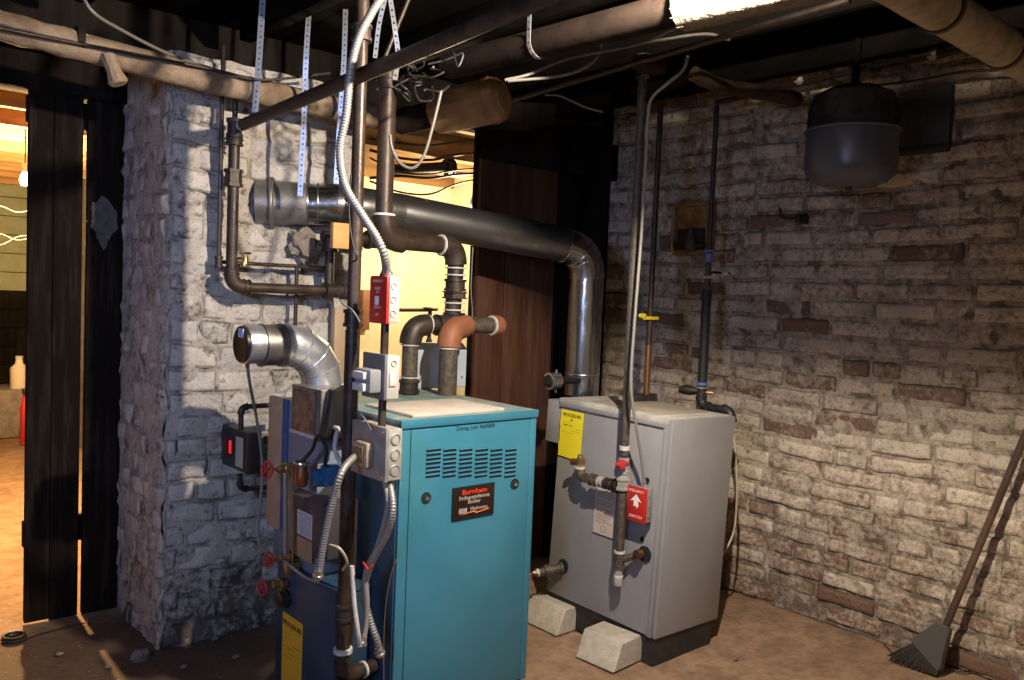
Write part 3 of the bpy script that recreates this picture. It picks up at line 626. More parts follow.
for k in range(9):
    z = P(305, 515+k*2.4, X=e.x).z; q.box((xl-.0006, yy[1]+.006, z-.0012), (xl, yy[0]-.008-.01*(k % 3), z))
q.build('printed_lines', 'ink', ct, smooth=False)
c = P(287, 598, X=BX); MB().lathe((BX-.014, c.y, c.z), (-1,0,0), [(-.014,.036), (.0,.036), (.004,.03), (.018,.028), (.02,.02)], 20).build('cover_plug', 'blackpl', ob)
# sticker
xl = BX-.0015; y1, y0 = P(282.5, 640, X=BX).y, P(302.5, 640, X=BX).y; zt = P(292, 617, X=BX).z; zb = P(292, 690, X=BX).z
st = MB().box((xl, y0, zb), (BX, y1, zt)).build('sticker', 'yellowd', ob, smooth=False); lab(st, 'yellow PROCEDURE sticker low on the jacket')
text('PROCEDURE', (y1-y0)*.17, 'ink', st, (xl-.0008, (y0+y1)/2, zt-.045), LY, UP, sx=.95)
q = MB()
for k, (u0, u1) in enumerate(((.1,.4),(.15,.35),(.55,.9),(.1,.6),(.3,.8),(.1,.5))): z = zt-.075-.018*k; q.box((xl-.0006, y1-(y1-y0)*u1, z-.001), (xl, y1-(y1-y0)*u0, z))
q.build('printed_lines', 'ink', st, smooth=False)
# brass gauge glass in front of the upper jacket
gg = thing('gauge_glass', P(292, 560, X=BX-.04), 'upright brass gauge glass on the left face of dark blue boiler', 'gauge')
for px in (288, 292.5): MB().cyl(P(px, 566, X=BX-.04), P(px, 470, X=BX-.04), .004, seg=8).build('guard_rod', 'brass', gg)
MB().cyl(P(285, 566, X=BX-.05), P(285, 472, X=BX-.05), .007, seg=10).build('tube', mat('dull_glass_tube', (.30,.24,.20), .2), gg)
for py in (468, 568):
    c = P(288, py, X=BX-.04); MB().box(c-Vector((.012,.012,.02)), c+Vector((.05,.012,.02)), .004).build('valve_body', 'brass', gg)
vt = [(267, 470, .030, 'topmost red handwheel left of the dark blue boiler'), (269, 560, .026, 'middle red handwheel left of the dark blue boiler'), (262, 588, .026, 'lowest red handwheel, near floor by the pillar foot')]
for px, py, r, lb in vt:
    c = P(px, py, X=BX-.13 if py < 500 else BX-.12); t = thing('gate_valve', c, lb, 'valve', 'red handwheel valves'); ax = Vector((-.9, -.25, .1)).normalized()
    handwheel(t, c, ax, r, 'redpl', .06); c2 = c-ax*.06
    MB().lathe(c2, -ax, [(-.01,.010),(0,.016),(.02,.018),(.022,.024),(.05,.024),(.052,.014),(.10,.014)], 8).build('valve_body', 'brass', t)
# circulator pump
cp = thing('circulator_pump', P(322, 470, X=BX+.0), 'small blue and brass circulator pump on the dark blue boiler', 'pump')
c = P(318, 478, X=BX-.03)
MB().lathe(c+Vector((-.02,0,0)), (1,0,0), [(0,.02),(.005,.03),(.05,.036),(.07,.036)], 18).build('motor', 'blueplate', cp)
MB().lathe(c+Vector((-.05,.03,-.03)), (0,0,1), [(0,.018),(.01,.024),(.04,.026),(.06,.022),(.08,.022)], 14).build('fitting', 'copper', cp)
MB().torus(c+Vector((-.05,.03,.055)), (0,0,1), .026, .006).build('nut_ring', 'silver', cp)
MB().box(c+Vector((.0,-.07,-.02)), c+Vector((.07,-.01,.05)), .006).build('terminal_box', 'blueplate', cp)
MB().sweep(smoothpath([c+Vector((-.05,.03,.06)), P(312, 450, X=BX-.05), P(318, 436, X=BX-.05), P(326, 448, X=BX-.05), P(325, 466, X=BX-.04)]), .007, 8).build('black_hose', 'wireb', cp)
# ------------------------------------------------------------------ small flue of the dark blue boiler
FZ = P(300, 345, d=3.30).z
pb = P(322, 386, d=3.28); pe = Vector((pb.x, pb.y, P(322, 335, d=3.28).z)); r = .080
sf = thing('small_flue', pb, 'short galvanised flue elbow with round capped tee left of centre', 'flue')
top = Vector((pb.x, pb.y, pb.z+.03+.10)); lft = Vector((pb.x-.17, pb.y+.0, 0))
cend = P(241, 340, Y=pb.y); zc = P(290, 345, Y=pb.y).z; rb = r
A = []
C0 = Vector((pb.x-.155, pb.y, zc-.155))           # bend centre
for k in range(5):
    a = R(k*90/4); A.append(C0+Vector((math.cos(a)*.155, 0, math.sin(a)*.155)))
MB().sweep([pb-UP*.03]+A+[A[-1]-XD*.02], r, 24).build('elbow', 'galv', sf, sharp=20)
for k in range(5):
    t_ = Vector((-math.sin(R(k*22.5)), 0, math.cos(R(k*22.5)))); MB().torus(A[k], t_, r, .003, 28, 6).build('seam_ring', 'galv', sf)
tx = A[-1].x-.02
MB().lathe((tx, pb.y, zc), (-1,0,0), [(0,r*1.02),(.01,r*1.02),(.012,r*.96),(.075,r*.96),(.077,r),(.085,r)], 28).build('tee_body', mat('tarnished_flue', (.16,.15,.14), .4, .8, (.26,.24,.22), 12), sf)
MB().lathe((tx-.083, pb.y, zc+.004), (-1,0,0), [(0,.068),(.004,.072),(.065,.072),(.068,.066)], 28).build('cap_collar', 'galv', sf)
cp_ = MB().lathe((tx-.149, pb.y, zc+.004), (-1,0,0), [(0,.067),(.012,.067),(.014,.06)], 28).build('cap_face', 'blackpl', sf)
MB().box((tx-.166, pb.y-.03, zc+.03), (tx-.162, pb.y+.01, zc+.062)).build('cap_label', mat('blue_white_label', (.55,.65,.85), .5, 0, (.1,.2,.5), 90), cp_, smooth=False)
# ------------------------------------------------------------------ main flue
mf = thing('main_flue', P(590, 400, Y=3.14), 'long shiny sheet metal flue from grey boiler across to the brick pillar', 'flue')
a0 = P(268, 203, Y=3.64); a1 = P(345, 205, Y=3.47); r = .092
b1 = P(584, 249, Y=3.14); b2 = P(585, 402, Y=3.14); b1.x = b2.x = (b1.x+b2.x)/2; b2.z = 1.075
c1 = P(400, 213, Y=3.42)
E1 = arc(c1, b1, b2, .15, 5)
MB().sweep([c1, E1[0]], r, 28).build('long_pipe', 'flue', mf)
MB().sweep(E1, r*1.02, 28).build('gored_elbow', 'foil', mf, sharp=12)
for k in (0, 2, 3, 5): t_ = (E1[min(k+1, 5)]-E1[max(k-1, 0)]).normalized(); MB().torus(E1[k], t_, r*1.03, .003, 28, 6).build('seam_ring', 'silver', mf)
MB().sweep([E1[-1], b2], r, 28).build('foil_wrapped_riser', 'foil', mf)
mid = E1[-1].lerp(b2, .82); MB().torus(mid, UP, r, .004).build('seam_ring', 'silver', mf)
E2 = arc(c1, a1, a0, .09, 5)
d0 = (a0-a1).normalized()
MB().sweep([c1]+E2, r, 28).build('silver_section', 'flue', mf)
MB().sweep([E2[-1]+(E2[-1]-a0).normalized()*.06, E2[-1].lerp(a0, .35)], r*1.02, 28).build('bright_section', 'foil', mf)
MB().sweep([E2[-1].lerp(a0, .30), a0+d0*.05], [r*1.03, r*1.12], 28).build('chimney_thimble', 'fluegrey', mf)
for t_ in (.12, .30): MB().torus(E2[-1].lerp(a0, t_), d0, r*1.03, .004, 28, 6).build('seam_ring', 'flue', mf)
MB().torus(a0-d0*.02, d0, r*1.16, .012, 28, 8).build('mortar_collar', 'fluegrey', mf)
# damper motor on the riser
e = P(556, 381, Y=3.10); 
dd = MB().lathe(e+Vector((.02,0,0)), (-1,0,0), [(0,.035),(.01,.045),(.07,.045),(.075,.035)], 20).build('damper_motor', 'silver', mf)
MB().lathe(e+Vector((-.056,0,0)), (-1,0,0), [(0,.034),(.012,.03),(.014,.02)], 18).build('motor_cap', 'blackpl', dd); MB().cyl(e+Vector((0,0,-.06)), e+Vector((0,0,.06)), .006, seg=8).build('bracket_rod', 'silver', dd); MB().cyl(e, Vector((b2.x, e.y, e.z)), .02, seg=12).build('shaft', 'blackpl', dd)
# ------------------------------------------------------------------ header pipework over the teal boiler
HY = 3.08
hp = thing('boiler_header', P(447, 395, Z=TZ), 'dark iron steam header with elbows and tee rising from the teal boiler', 'pipework')
r = .038
def HP(px, py, y=HY): return P(px, py, Y=y)
l0 = HP(411, 327); l1 = Vector((l0.x, HY, TZ)); x0 = HP(446, 325); cz = x0.z; capx = HP(500, 335).x
MB().cyl((l0.x, HY, TZ), (l0.x, HY, cz-.08), r*.95).build('left_riser', 'oldpipe', hp)
A = arc((l0.x, HY, cz-.3), (l0.x, HY, cz), (x0.x, HY, cz), .085)
MB().sweep(A, r*1.3, 18).build('left_elbow', 'iron', hp); ring(hp, A[0]-UP*.004, UP, r*1.15); ring(hp, A[-1]+XD*.006, XD, r*1.2)
fitting(hp, 'coupling', (l0.x, HY, TZ+.035), UP, r*1.15, .06, 'iron'); ring(hp, (l0.x, HY, TZ+.075), UP, r*1.05, .006)
MB().cyl((A[-1].x, HY, cz), (x0.x+.06, HY, cz), r*.95).build('cross_pipe', 'iron', hp)
MB().cyl((x0.x-.055, HY, cz), (x0.x+.06, HY, cz), r*1.3).build('header_tee', 'iron', hp)
MB().cyl((x0.x+.06, HY, cz), (capx-.05, HY, cz), r*1.0).build('right_nipple', 'oldpipe', hp)
ring(hp, (capx-.055, HY, cz), XD, r*1.25, .009)
lab(MB().lathe((capx-.05, HY, cz), (1,0,0), [(0,r*1.3),(.03,r*1.32),(.05,r*1.15),(.058,r*.7)], 18).build('end_cap', 'orange', hp), 'reddish end cap')
# brown elbow in front, turning down to the lid
ey = HY-.085; ez = cz-.01; ex = HP(455, 340, ey).x
bx_ = P(447, 395, Z=TZ); bx_ = Vector((bx_.x, min(bx_.y, ey), TZ)); bx_.y = ey; bx_.x = HP(447, 395, ey).x
A = arc((ex+.12, ey+.06, ez), (bx_.x, ey, ez), (bx_.x, ey, 1.0), .085)
MB().sweep([Vector((ex+.10, HY-.03, cz))]+A, [r*1.35]+[r*1.42]*len(A), 20).build('brown_elbow', 'orange', hp); ring(hp, A[-1]-UP*.004, UP, r*1.25)
MB().cyl((bx_.x, ey, TZ), (bx_.x, ey, A[-1].z), r*1.12).build('right_riser', 'oldpipe', hp)
# column up
ux = HP(455, 290).x; uz = HP(455, 246).z
MB().cyl((ux-.01, HY, cz), (ux, HY, uz-.07), r).build('upper_riser', 'iron', hp)
for py, L_, rr in ((318, .05, 1.25), (285, .055, 1.25)): fitting(hp, 'union', (ux, HY, HP(455, py).z), UP, r*rr, L_, 'iron')
fitting(hp, 'union_nut', (ux, HY, HP(455, 295).z), UP, r*1.5, .035, 'iron', True)
for py in (268, 275, 303, 310): ring(hp, (ux, HY, HP(455, py).z), UP, r*1.28, .007)
vx = HP(386, 150).x; 
A = arc((vx, HY, uz), (ux, HY, uz), (ux, HY, uz-.4), .085)
MB().sweep(A, r*1.32, 18).build('top_elbow', 'iron', hp); ring(hp, A[0]-XD*.004, XD, r*1.25, .009)
MB().cyl((vx+.07, HY, uz), (A[0].x, HY, uz), r).build('upper_cross_pipe', 'brownpipe', hp)
A = arc((vx, HY, uz+.4), (vx, HY, uz), (ux, HY, uz), .10)
MB().sweep(A, r*1.36, 18).build('large_elbow', 'brownpipe', hp); ring(hp, A[0]+UP*.006, UP, r*1.3, .012)
vt_ = HP(380, 62).z; MB().cyl((vx, HY, A[0].z), (vx-.0, HY, vt_), r*.98, seg=20).build('main_riser', 'brownpipe', hp)
fitting(hp, 'coupling', (vx, HY, HP(383, 83).z), UP, r*1.25, .05, 'iron')
# small pigtail bracket next to the riser
cable('limit_bracket', [P(473, 247, Y=HY-.02), P(472, 262, Y=HY-.02), P(471, 290, Y=HY-.02), P(472, 317, Y=HY-.02), P(463, 320, Y=HY-.03)], .0035, 'wire', 'thin whitened tubing beside the header riser', 'tubing')
# ------------------------------------------------------------------ tall brown pipe
D1 = 2.90
def W(px, py, d=D1): return P(px, py, d=d)
a = W(350, 420); px_, py_ = a.x, a.y
tp = thing('tall_brown_pipe', (px_, py_, 0), 'tall brown vertical pipe in front, running from ceiling to floor', 'pipe')
zt = CZ; r = .0225
MB().cyl((px_, py_, W(350, 330).z), (px_, py_, zt), r).build('upper_pipe', 'brownpipe', tp)
fitting(tp, 'coupling', (px_, py_, W(352, 33).z), UP, r*1.45, .055, 'iron'); fitting(tp, 'coupling', (px_, py_, W(350, 318).z), UP, r*1.4, .06, 'iron')
MB().cyl((px_-.0, py_, W(346, 560).z), (px_, py_, W(350, 330).z), r*1.15).build('lower_pipe', 'iron', tp)
z2 = W(341, 570).z; z3 = W(342, 672).z
MB().cyl((px_, py_, z3), (px_, py_, z2+.03), r*1.1).build('wrapped_pipe', 'brownpipe', tp)
ring(tp, (px_, py_, W(341, 650).z), UP, r*1.5, .018); fitting(tp, 'coupling', (px_, py_, W(342, 612).z), UP, r*1.25, .06, 'iron')
A = arc((px_, py_, z3+.2), (px_, py_, z3-.02), (px_+.25, py_+.03, z3-.02), .06); MB().sweep(A, r*1.35, 14).build('bottom_elbow', 'brownpipe', tp)
e2 = Vector((px_+.155, py_+.0186, z3-.02)); MB().cyl(A[-1], e2, r*1.15).build('bottom_branch', 'brownpipe', tp); ring(tp, A[-1].lerp(e2, .35), e2-A[-1], r*1.35, .01)
MB().cyl((px_-.0, py_, 0), (px_, py_, z3-.02), r*1.1).build('foot_pipe', 'brownpipe', tp)
# electrical boxes on a slim conduit
def ebox(pxL, pxE, pxR, yT, yB, name, label, mcov, mbody, d=2.70, group='electrical boxes on the slim conduit'):
    e, h = boxfit(pxL, pxE, pxR, yT, yB, d=d); t = thing(name, e, label, 'electrical box', group)
    return t, e, h
t, e, h = ebox(369.5, 386, 399, 277, 323, 'emergency_switch', 'red fronted switch box high on the slim conduit', 'red', 'boxl')
MB().box((e.x+.012, e.y, e.z), (h.x+.004, h.y, h.z), .004).build('box_body', 'boxl', t)
cv = MB().box((e.x, e.y-.003, e.z-.004), (e.x+.014, h.y+.003, h.z+.004), .006).build('red_cover', 'red', t)
xm = e.x-.0006; ym = (e.y+h.y)/2; hh = h.z-e.z
MB().box((xm-.006, ym-.012, e.z+hh*.38), (xm, ym+.010, e.z+hh*.58), .003).build('toggle', 'whiteink', cv)
for k, s_ in enumerate(('EMERGENCY', 'BOILER', 'SWITCH', 'ON', 'OFF')): text(s_, .013, 'pinkink', cv, (xm-.0005, ym, e.z+hh*(.88, .72, .30, .64, .14)[k]), LY, UP, sx=.8)
for k in range(3): MB().torus((h.x-.022, e.y-.001, e.z+hh*(.2+.3*k)), (0,1,0), .010, .0016, 16, 5).build('knockout', 'ko', t)
EB1 = (e, h)
MB().cyl((h.x-.018, (e.y+h.y)/2, W(392, 452, 2.7).z), (h.x-.018, (e.y+h.y)/2, e.z), .0135).build('x', 'brownpipe').name = 'slim_conduit'
o = bpy.data.objects['slim_conduit']; tag(o, 'slim brown conduit carrying the electrical boxes before the teal boiler', 'conduit'); WL['slim_conduit'] = o.location.copy()
CXY = Vector((h.x-.018, (e.y+h.y)/2, 0))
t, e, h = ebox(363, 384, 399, 356, 400, 'relay_box', 'light grey box with small relays between the other conduit boxes', 'boxg', 'boxl')
MB().box((e.x+.01, e.y, e.z), (h.x+.002, h.y, h.z), .004).build('box_body', 'boxl', t)
cv = MB().box((e.x, e.y-.002, e.z-.002), (e.x+.012, h.y+.006, h.z+.004), .003).build('cover_plate', mat('dark_grey_plate', (.16,.16,.17), .5, .3), t)
hh = h.z-e.z; rl = MB().box((e.x-.045, e.y+.012, e.z+hh*.15), (e.x-.001, h.y-.02, e.z+hh*.68), .006).build('relay', mat('mid_grey_plastic', (.22,.23,.25), .4), t)
MB().box((e.x-.060, e.y+.03, e.z+hh*.45), (e.x-.045, h.y-.03, e.z+hh*.62), .004).build('terminal', 'white', rl); MB().box((e.x-.060, e.y+.03, e.z+hh*.18), (e.x-.045, h.y-.03, e.z+hh*.36), .004).build('terminal', 'white', rl)
MB().box(((e.x+h.x)/2-.01, e.y-.005, e.z+hh*.3), (h.x-.012, e.y+.001, e.z+hh*.62), .003).build('rocker_plate', 'white', t)
MB().torus((h.x-.022, e.y-.001, e.z+hh*.82), (0,1,0), .009, .0016, 16, 5).build('knockout', 'ko', t)
t, e, h = ebox(352, 385, 401.5, 430, 482, 'junction_box', 'large grey junction box with three knockouts, lowest on the conduit', 'boxg', 'boxg')
MB().box((e.x+.012, e.y, e.z), (h.x+.002, h.y, h.z), .004).build('box_body', 'boxg', t)
cv = MB().box((e.x, e.y-.003, e.z-.003), (e.x+.014, h.y+.006, h.z+.006), .003).build('cover_plate', mat('worn_grey_plate', (.27,.27,.27), .5, .4, (.36,.35,.33), 20), t)
hh = h.z-e.z; tr = MB().box((e.x-.028, e.y+.07, e.z+hh*.2), (e.x-.001, h.y-.04, e.z+hh*.68), .006).build('transformer', mat('pale_transformer', (.42,.36,.28), .45, .3, (.30,.22,.14), 30), t)
MB().box((e.x-.034, e.y+.085, e.z+hh*.28), (e.x-.026, h.y-.055, e.z+hh*.6), .003).build('coil_window', 'platebrown', tr)
for k in range(3):
    MB().torus((h.x-.026, e.y-.001, e.z+hh*(.2+.3*k)), (0,1,0), .017, .003, 20, 6).build('knockout', 'ko', t); MB().cyl((h.x-.026, e.y-.002, e.z+hh*(.2+.3*k)), (h.x-.026, e.y+.001, e.z+hh*(.2+.3*k)), .013, seg=14).build('knockout_disc', 'boxg', t)
for z in (e.z+hh*.06, e.z+hh*.94): MB().cyl((e.x-.003, e.y+.012, z), (e.x, e.y+.012, z), .005, seg=8).build('screw', 'silver', t)
JB = (e, h)
# ------------------------------------------------------------------ metal clad cables
cable('metal_clad_cable', [P(384, -6, d=2.75), P(372, 12, d=2.72), P(358, 40, d=2.70), P(350, 75, d=2.70), P(346, 115, d=2.70), P(340, 150, d=2.70), P(345, 185, d=2.68), P(361, 213, d=2.66), P(377, 238, d=2.66), P(385, 258, d=2.68), Vector((EB1[1].x-.018, (EB1[0].y+EB1[1].y)/2, EB1[1].z))], .0135, 'flex', 'ribbed steel cable looping down from the ceiling to red switch', 'cable', ribbed=True, seg=10, ends=[1])
e, h = JB
cable('metal_clad_cable', [Vector((e.x+.03, e.y+.05, e.z)), P(388, 505, d=2.72), P(378, 545, d=2.75), P(366, 572, d=2.78), P(367, 600, d=2.78), P(366, 625, d=2.78), P(362, 646, d=2.76)], .0095, 'flexpl', 'smooth grey conduit leaving left underside of the junction box', 'cable', ends=[1])
cable('metal_clad_cable', [Vector((h.x-.02, e.y+.04, e.z)), P(393, 508, d=2.70), P(386, 535, d=2.72), P(370, 566, d=2.76), P(364, 592, d=2.80), P(370, 620, d=2.80), P(377, 640, d=2.80), P(380, 655, d=2.82)], .0115, 'flex', 'ribbed steel cable curving down from right underside of junction box', 'cable', ribbed=True, seg=10, ends=[0, 1])
cable('metal_clad_cable', [Vector((e.x, e.y+.16, e.z+.07)), P(343, 470, d=2.66), P(333, 500, d=2.66), P(325, 535, d=2.68), P(318, 578, d=2.70)], .0115, 'flex', 'ribbed steel cable sloping down left from junction box to gauge', 'cable', ribbed=True, seg=10, ends=[1])
cable('metal_clad_cable', [P(352, 566, d=2.72), P(354, 600, d=2.72), P(358, 632, d=2.72), P(360, 646, d=2.74)], .008, 'dope', 'short white conduit hanging beside the tall brown pipe', 'cable')
cable('metal_clad_cable', [dmp, dmp+Vector((-.005,-.03,.0)), P(336, 437, d=2.95), P(335, 450, d=2.95), P(340, 462, d=2.9), P(344, 468, d=2.9)], .0085, 'dope', 'short white conduit curving down from the black damper motor', 'cable')
cable('tubing_loop', [P(330, 545, d=2.75), P(340, 549, d=2.72), P(347, 562, d=2.75), P(343, 570, d=2.78)], .005, 'cord', 'thin curved tube above the metal connector by the brown pipe', 'tubing')
cable('thin_tube', [P(356, 500, d=2.93), P(354, 560, d=2.93), P(352, 610, d=2.93), P(350, 650, d=2.93)], .008, 'brownpipe', 'brown tube behind the flexible cables along the pipe', 'tubing')
cable('bead_chain', [P(396, 560, X=1.648), P(391, 575, X=1.648), P(386, 605, X=1.648), P(384, 640, X=1.648), P(384, 690, X=1.648)], .003, 'silver', 'thin chain hanging on side of the teal boiler', 'chain')
cable('thin_wire', [P(357, 412, d=2.75), P(364, 418, d=2.72), P(371, 430, d=2.72)], .003, 'wire', 'thin wire reaching from brown pipe into the junction box', 'wire')
cable('thin_wire', [P(338, 290, d=2.78), P(342, 303, d=2.76), P(352, 310, d=2.74), P(360, 322, d=2.74)], .003, 'wire', 'loose grey wire end beside the tall brown pipe', 'wire')
cable('grey_cable', [P(247, 362, Y=3.0), P(250, 385, Y=3.1), P(256, 415, Y=3.3), P(261, 450, Y=3.35), P(262, 480, Y=3.35), P(259, 515, Y=3.35), P(259, 542, Y=3.35), P(267, 551, Y=3.25), P(285, 562, X=BX-.06), P(305, 577, X=BX-.03), P(318, 582, X=BX-.03)], .0065, 'flexpl', 'grey cable dropping from capped flue tee past the controller', 'cable', ends=[0])
cable('red_wire', [P(363, 562, d=2.70), P(368, 569, d=2.70), P(372, 565, d=2.70)], .004, 'redpl', 'short red tie wrapped around the two cables', 'tie')
cable('capillary', [P(351, 175, d=2.74), P(349, 210, d=2.74), P(352, 240, d=2.74), P(357, 258, d=2.74), P(352, 262, d=2.76)], .003, 'wireb', 'thin black wire running down the tall brown pipe', 'wire')
# ------------------------------------------------------------------ pipework on the pillar
pg = thing('gas_line', P(233, 287, Y=3.5), 'black iron pipe down the pillar turning right at an elbow', 'pipe')
yw = 3.50; v = P(233, 200, Y=yw); vx = v.x; r = .0235; ez = P(236, 287, Y=yw).z; tz = P(233, 128, Y=yw).z
MB().cyl((vx, yw, tz), (vx, yw, CZ-.35), .0115, seg=12).build('thin_riser', 'brownpipe', pg)
MB().cyl((vx, yw, ez+.05), (vx, yw, tz), r).build('thick_riser', 'iron', pg)
fitting(pg, 'top_tee', (vx, yw, tz), UP, r*1.35, .08, 'iron'); fitting(pg, 'coupling', (vx, yw, P(233, 178, Y=yw).z), UP, r*1.55, .075, 'iron', True); fitting(pg, 'collar', (vx, yw, P(233, 142, Y=yw).z), UP, r*1.5, .03, 'iron')
A = arc((vx, yw, tz), (vx, yw, ez), (vx+1, yw, ez), .065); MB().sweep(A, r*1.35, 16).build('elbow', 'brownpipe', pg)
for k, o_ in ((0,1),(-1,-2)): d_ = (A[k]-A[o_]).normalized(); fitting(pg, 'elbow_bead', A[k], d_, r*1.4, .03, 'brownpipe')
hx = P(338, 300, Y=yw).x; MB().cyl(A[-1], (hx, yw, ez), r*.95).build('cross_pipe', 'brownpipe', pg); fitting(pg, 'end_tee', (hx-.02, yw, ez), XD, r*1.5, .11, 'iron')
MB().cyl((hx-.05, yw, ez), (hx-.05, yw, P(328, 238, Y=yw).z), r*.9).build('short_riser', 'iron', pg); fitting(pg, 'riser_union', (hx-.05, yw, P(328, 245, Y=yw).z), UP, r*1.5, .06, 'iron'); 
z5 = P(345, 238, Y=yw).z; MB().cyl((hx-.09, yw, z5), (hx+.22, yw, z5), r*1.1).build('upper_branch', 'iron', pg); fitting(pg, 'branch_elbow', (hx+.19, yw, z5), XD, r*1.7, .10, 'brownpipe')
# diagonal pipe toward the camera
da = Vector((vx, yw, tz)); db = P(545, -2, X=vx+.0); dg_ = thing('diagonal_pipe', da, 'thick dark pipe crossing under the ceiling from the pillar tee', 'pipe')
MB().cyl(da.lerp(db, .045), da+(db-da)*1.6, .0245).build('pipe_body', 'iron', dg_); ring(dg_, da.lerp(db, .04), db-da, .023, .02)
# hand-high line with small valve
t2 = thing('thin_branch_line', P(220, 262, Y=3.54), 'thin brown pipe beside the black riser with tiny stopcock', 'pipe')
x2 = P(220, 200, Y=3.55).x; zc_ = P(222, 262, Y=3.55).z; MB().cyl((x2, 3.55, zc_+.02), (x2, 3.55, CZ-.2), .009, seg=10).build('riser', 'brownpipe', t2)
fitting(t2, 'elbow_fitting', (x2, 3.55, zc_), UP, .016, .05, 'iron')
xe = P(297, 262, Y=3.55).x; MB().cyl((x2, 3.55, zc_), (P(325, 262, Y=3.55).x, 3.55, zc_), .0085, seg=10).build('cross_pipe', 'iron', t2)
c = P(247, 256, Y=3.53); MB().lathe((c.x, 3.55, zc_-.015), (0,0,1), [(0,.016),(.02,.018),(.035,.012),(.05,.010)], 10).build('stopcock', 'brass', t2); MB().box((c.x-.025, 3.545, zc_+.04), (c.x+.025, 3.555, zc_+.05), .002).build('stopcock_handle', 'iron', t2)
MB().cyl((xe, 3.55, P(297, 345, Y=3.55).z), (xe, 3.55, zc_), .009, seg=10).build('drop_pipe', 'iron', t2)
MB().ball(P(305, 246, Y=3.58), .07, (1.1,.5,1), .7).build('mortar_lump', 'stone').name = 'mortar_patch'
tag(bpy.data.objects['mortar_patch'], 'crumbly lump of mortar on the pillar under the flue', 'mortar')
# controller with lit display
e, h = boxfit(216, 247, 262, 433, 475, d=P(247, 455, Y=3.36).dot(FWD))
lc = thing('low_water_controller', e, 'black controller box with a glowing red display beside the pillar', 'controller')
MB().box((e.x, e.y, e.z), (h.x, h.y, h.z), .008).build('case', mat('black_crackle', (.03,.025,.022), .45), lc)
L_ = h.y-e.y; hh = h.z-e.z
fr = MB().box((e.x-.003, e.y+L_*.06, e.z+hh*.08), (e.x, h.y-L_*.06, h.z-hh*.10), .002).build('front_panel', 'blackpl', lc)
MB().box((e.x-.005, e.y+L_*.10, e.z+hh*.12), (e.x-.003, e.y+L_*.32, h.z-hh*.16)).build('grey_label', 'greyink', fr, smooth=False)
MB().box((e.x-.005, e.y+L_*.47, e.z+hh*.36), (e.x-.003, e.y+L_*.54, e.z+hh*.68)).build('display', 'led', fr, smooth=False)
MB().box((e.x-.004, e.y+L_*.66, e.z+hh*.34), (e.x-.003, e.y+L_*.72, e.z+hh*.76)).build('scale_marks', mat('dim_red_print', (.18,.02,.02), .5), fr, smooth=False)
MB().cyl((e.x-.005, e.y+L_*.68, e.z+hh*.24), (e.x-.003, e.y+L_*.68, e.z+hh*.24), .004, seg=8).build('indicator', mat('amber_dot', (.5,.05,.02), .4), fr, smooth=False)
cl = thing('controller_line', P(240, 410, Y=3.45), 'bent black pipe above and below the controller box', 'pipe')
piperun(cl, [P(288, 404, Y=3.42), P(241, 407, Y=3.42), P(241, 430, Y=3.42)], .011, 'iron'); piperun(cl, [P(240, 474, Y=3.42), P(240, 489, Y=3.42), P(285, 486, Y=3.42)], .011, 'iron')
# ------------------------------------------------------------------ perforated hanger straps
def strap(pts, label, w_=.02, wd=None, name='hanger_strap'):
    pts = smoothpath([Vector(p) for p in pts], 6); q = MB(); d = [(pts[min(i+1, len(pts)-1)]-pts[max(i-1, 0)]).normalized() for i in range(len(pts))]
    side = wd or Vector((FWD.y, -FWD.x, 0)); L1, L2 = [], []
    nn = []
    for p, t_ in zip(pts, d):
        s_ = (side - t_*side.dot(t_)).normalized(); n_ = s_.cross(t_); nn.append((s_, n_))
        L1.append([q.bm.verts.new(p+s_*w_/2*a+n_*.0008*b) for a, b in ((-1,-1),(1,-1),(1,1),(-1,1))])
    for a, b in zip(L1, L1[1:]):
        for k in range(4): q.bm.faces.new((a[k], a[(k+1)%4], b[(k+1)%4], b[k]))
    q.bm.faces.new(L1[0][::-1]); q.bm.faces.new(L1[-1]); o = q.build(name, 'strap', smooth=False)
    tag(o, label, 'strap', 'perforated hanger straps'); hq = MB(); dist = 0; nxt = .015
    for i in range(1, len(pts)):
        seg = (pts[i]-pts[i-1]).length
        while nxt <= dist+seg:
            p = pts[i-1].lerp(pts[i], (nxt-dist)/seg); n_ = nn[i][1]; rr = .0042 if int(nxt/.022) % 2 else .0028
            hq.cyl(p-n_*.0014, p+n_*.0014, rr, seg=8); nxt += .022
        dist += seg
    hq.build('punched_holes', 'hole', o, smooth=False); return o
strap([P(263, -5, d=3.5), P(259, 60, d=3.5), P(255, 112, d=3.5)], 'bluish perforated strap hanging in front of the pillar top', .026)
strap([P(310, -5, d=3.55), P(306, 60, d=3.55), P(304, 120, d=3.6), P(300, 196, d=3.62)], 'long perforated strap holding the left end of the flue', .022)
strap([P(346, -5, d=3.7), P(344, 60, d=3.7), P(340, 120, d=3.72), P(336, 184, d=3.75)], 'perforated strap just left of the tall brown pipe', .022)
strap([P(388, -14, d=2.9), P(384, 3, d=2.9), P(379, 25, d=2.9), P(375, 58, d=2.9)], 'dull perforated strap leaning left over the diagonal pipe', .015)
strap([P(388, -14, d=2.9), P(391, 3, d=2.9), P(395, 30, d=2.9), P(398, 56, d=2.9), P(395, 80, d=2.9)], 'cream perforated strap leaning right over the diagonal pipe', .016)
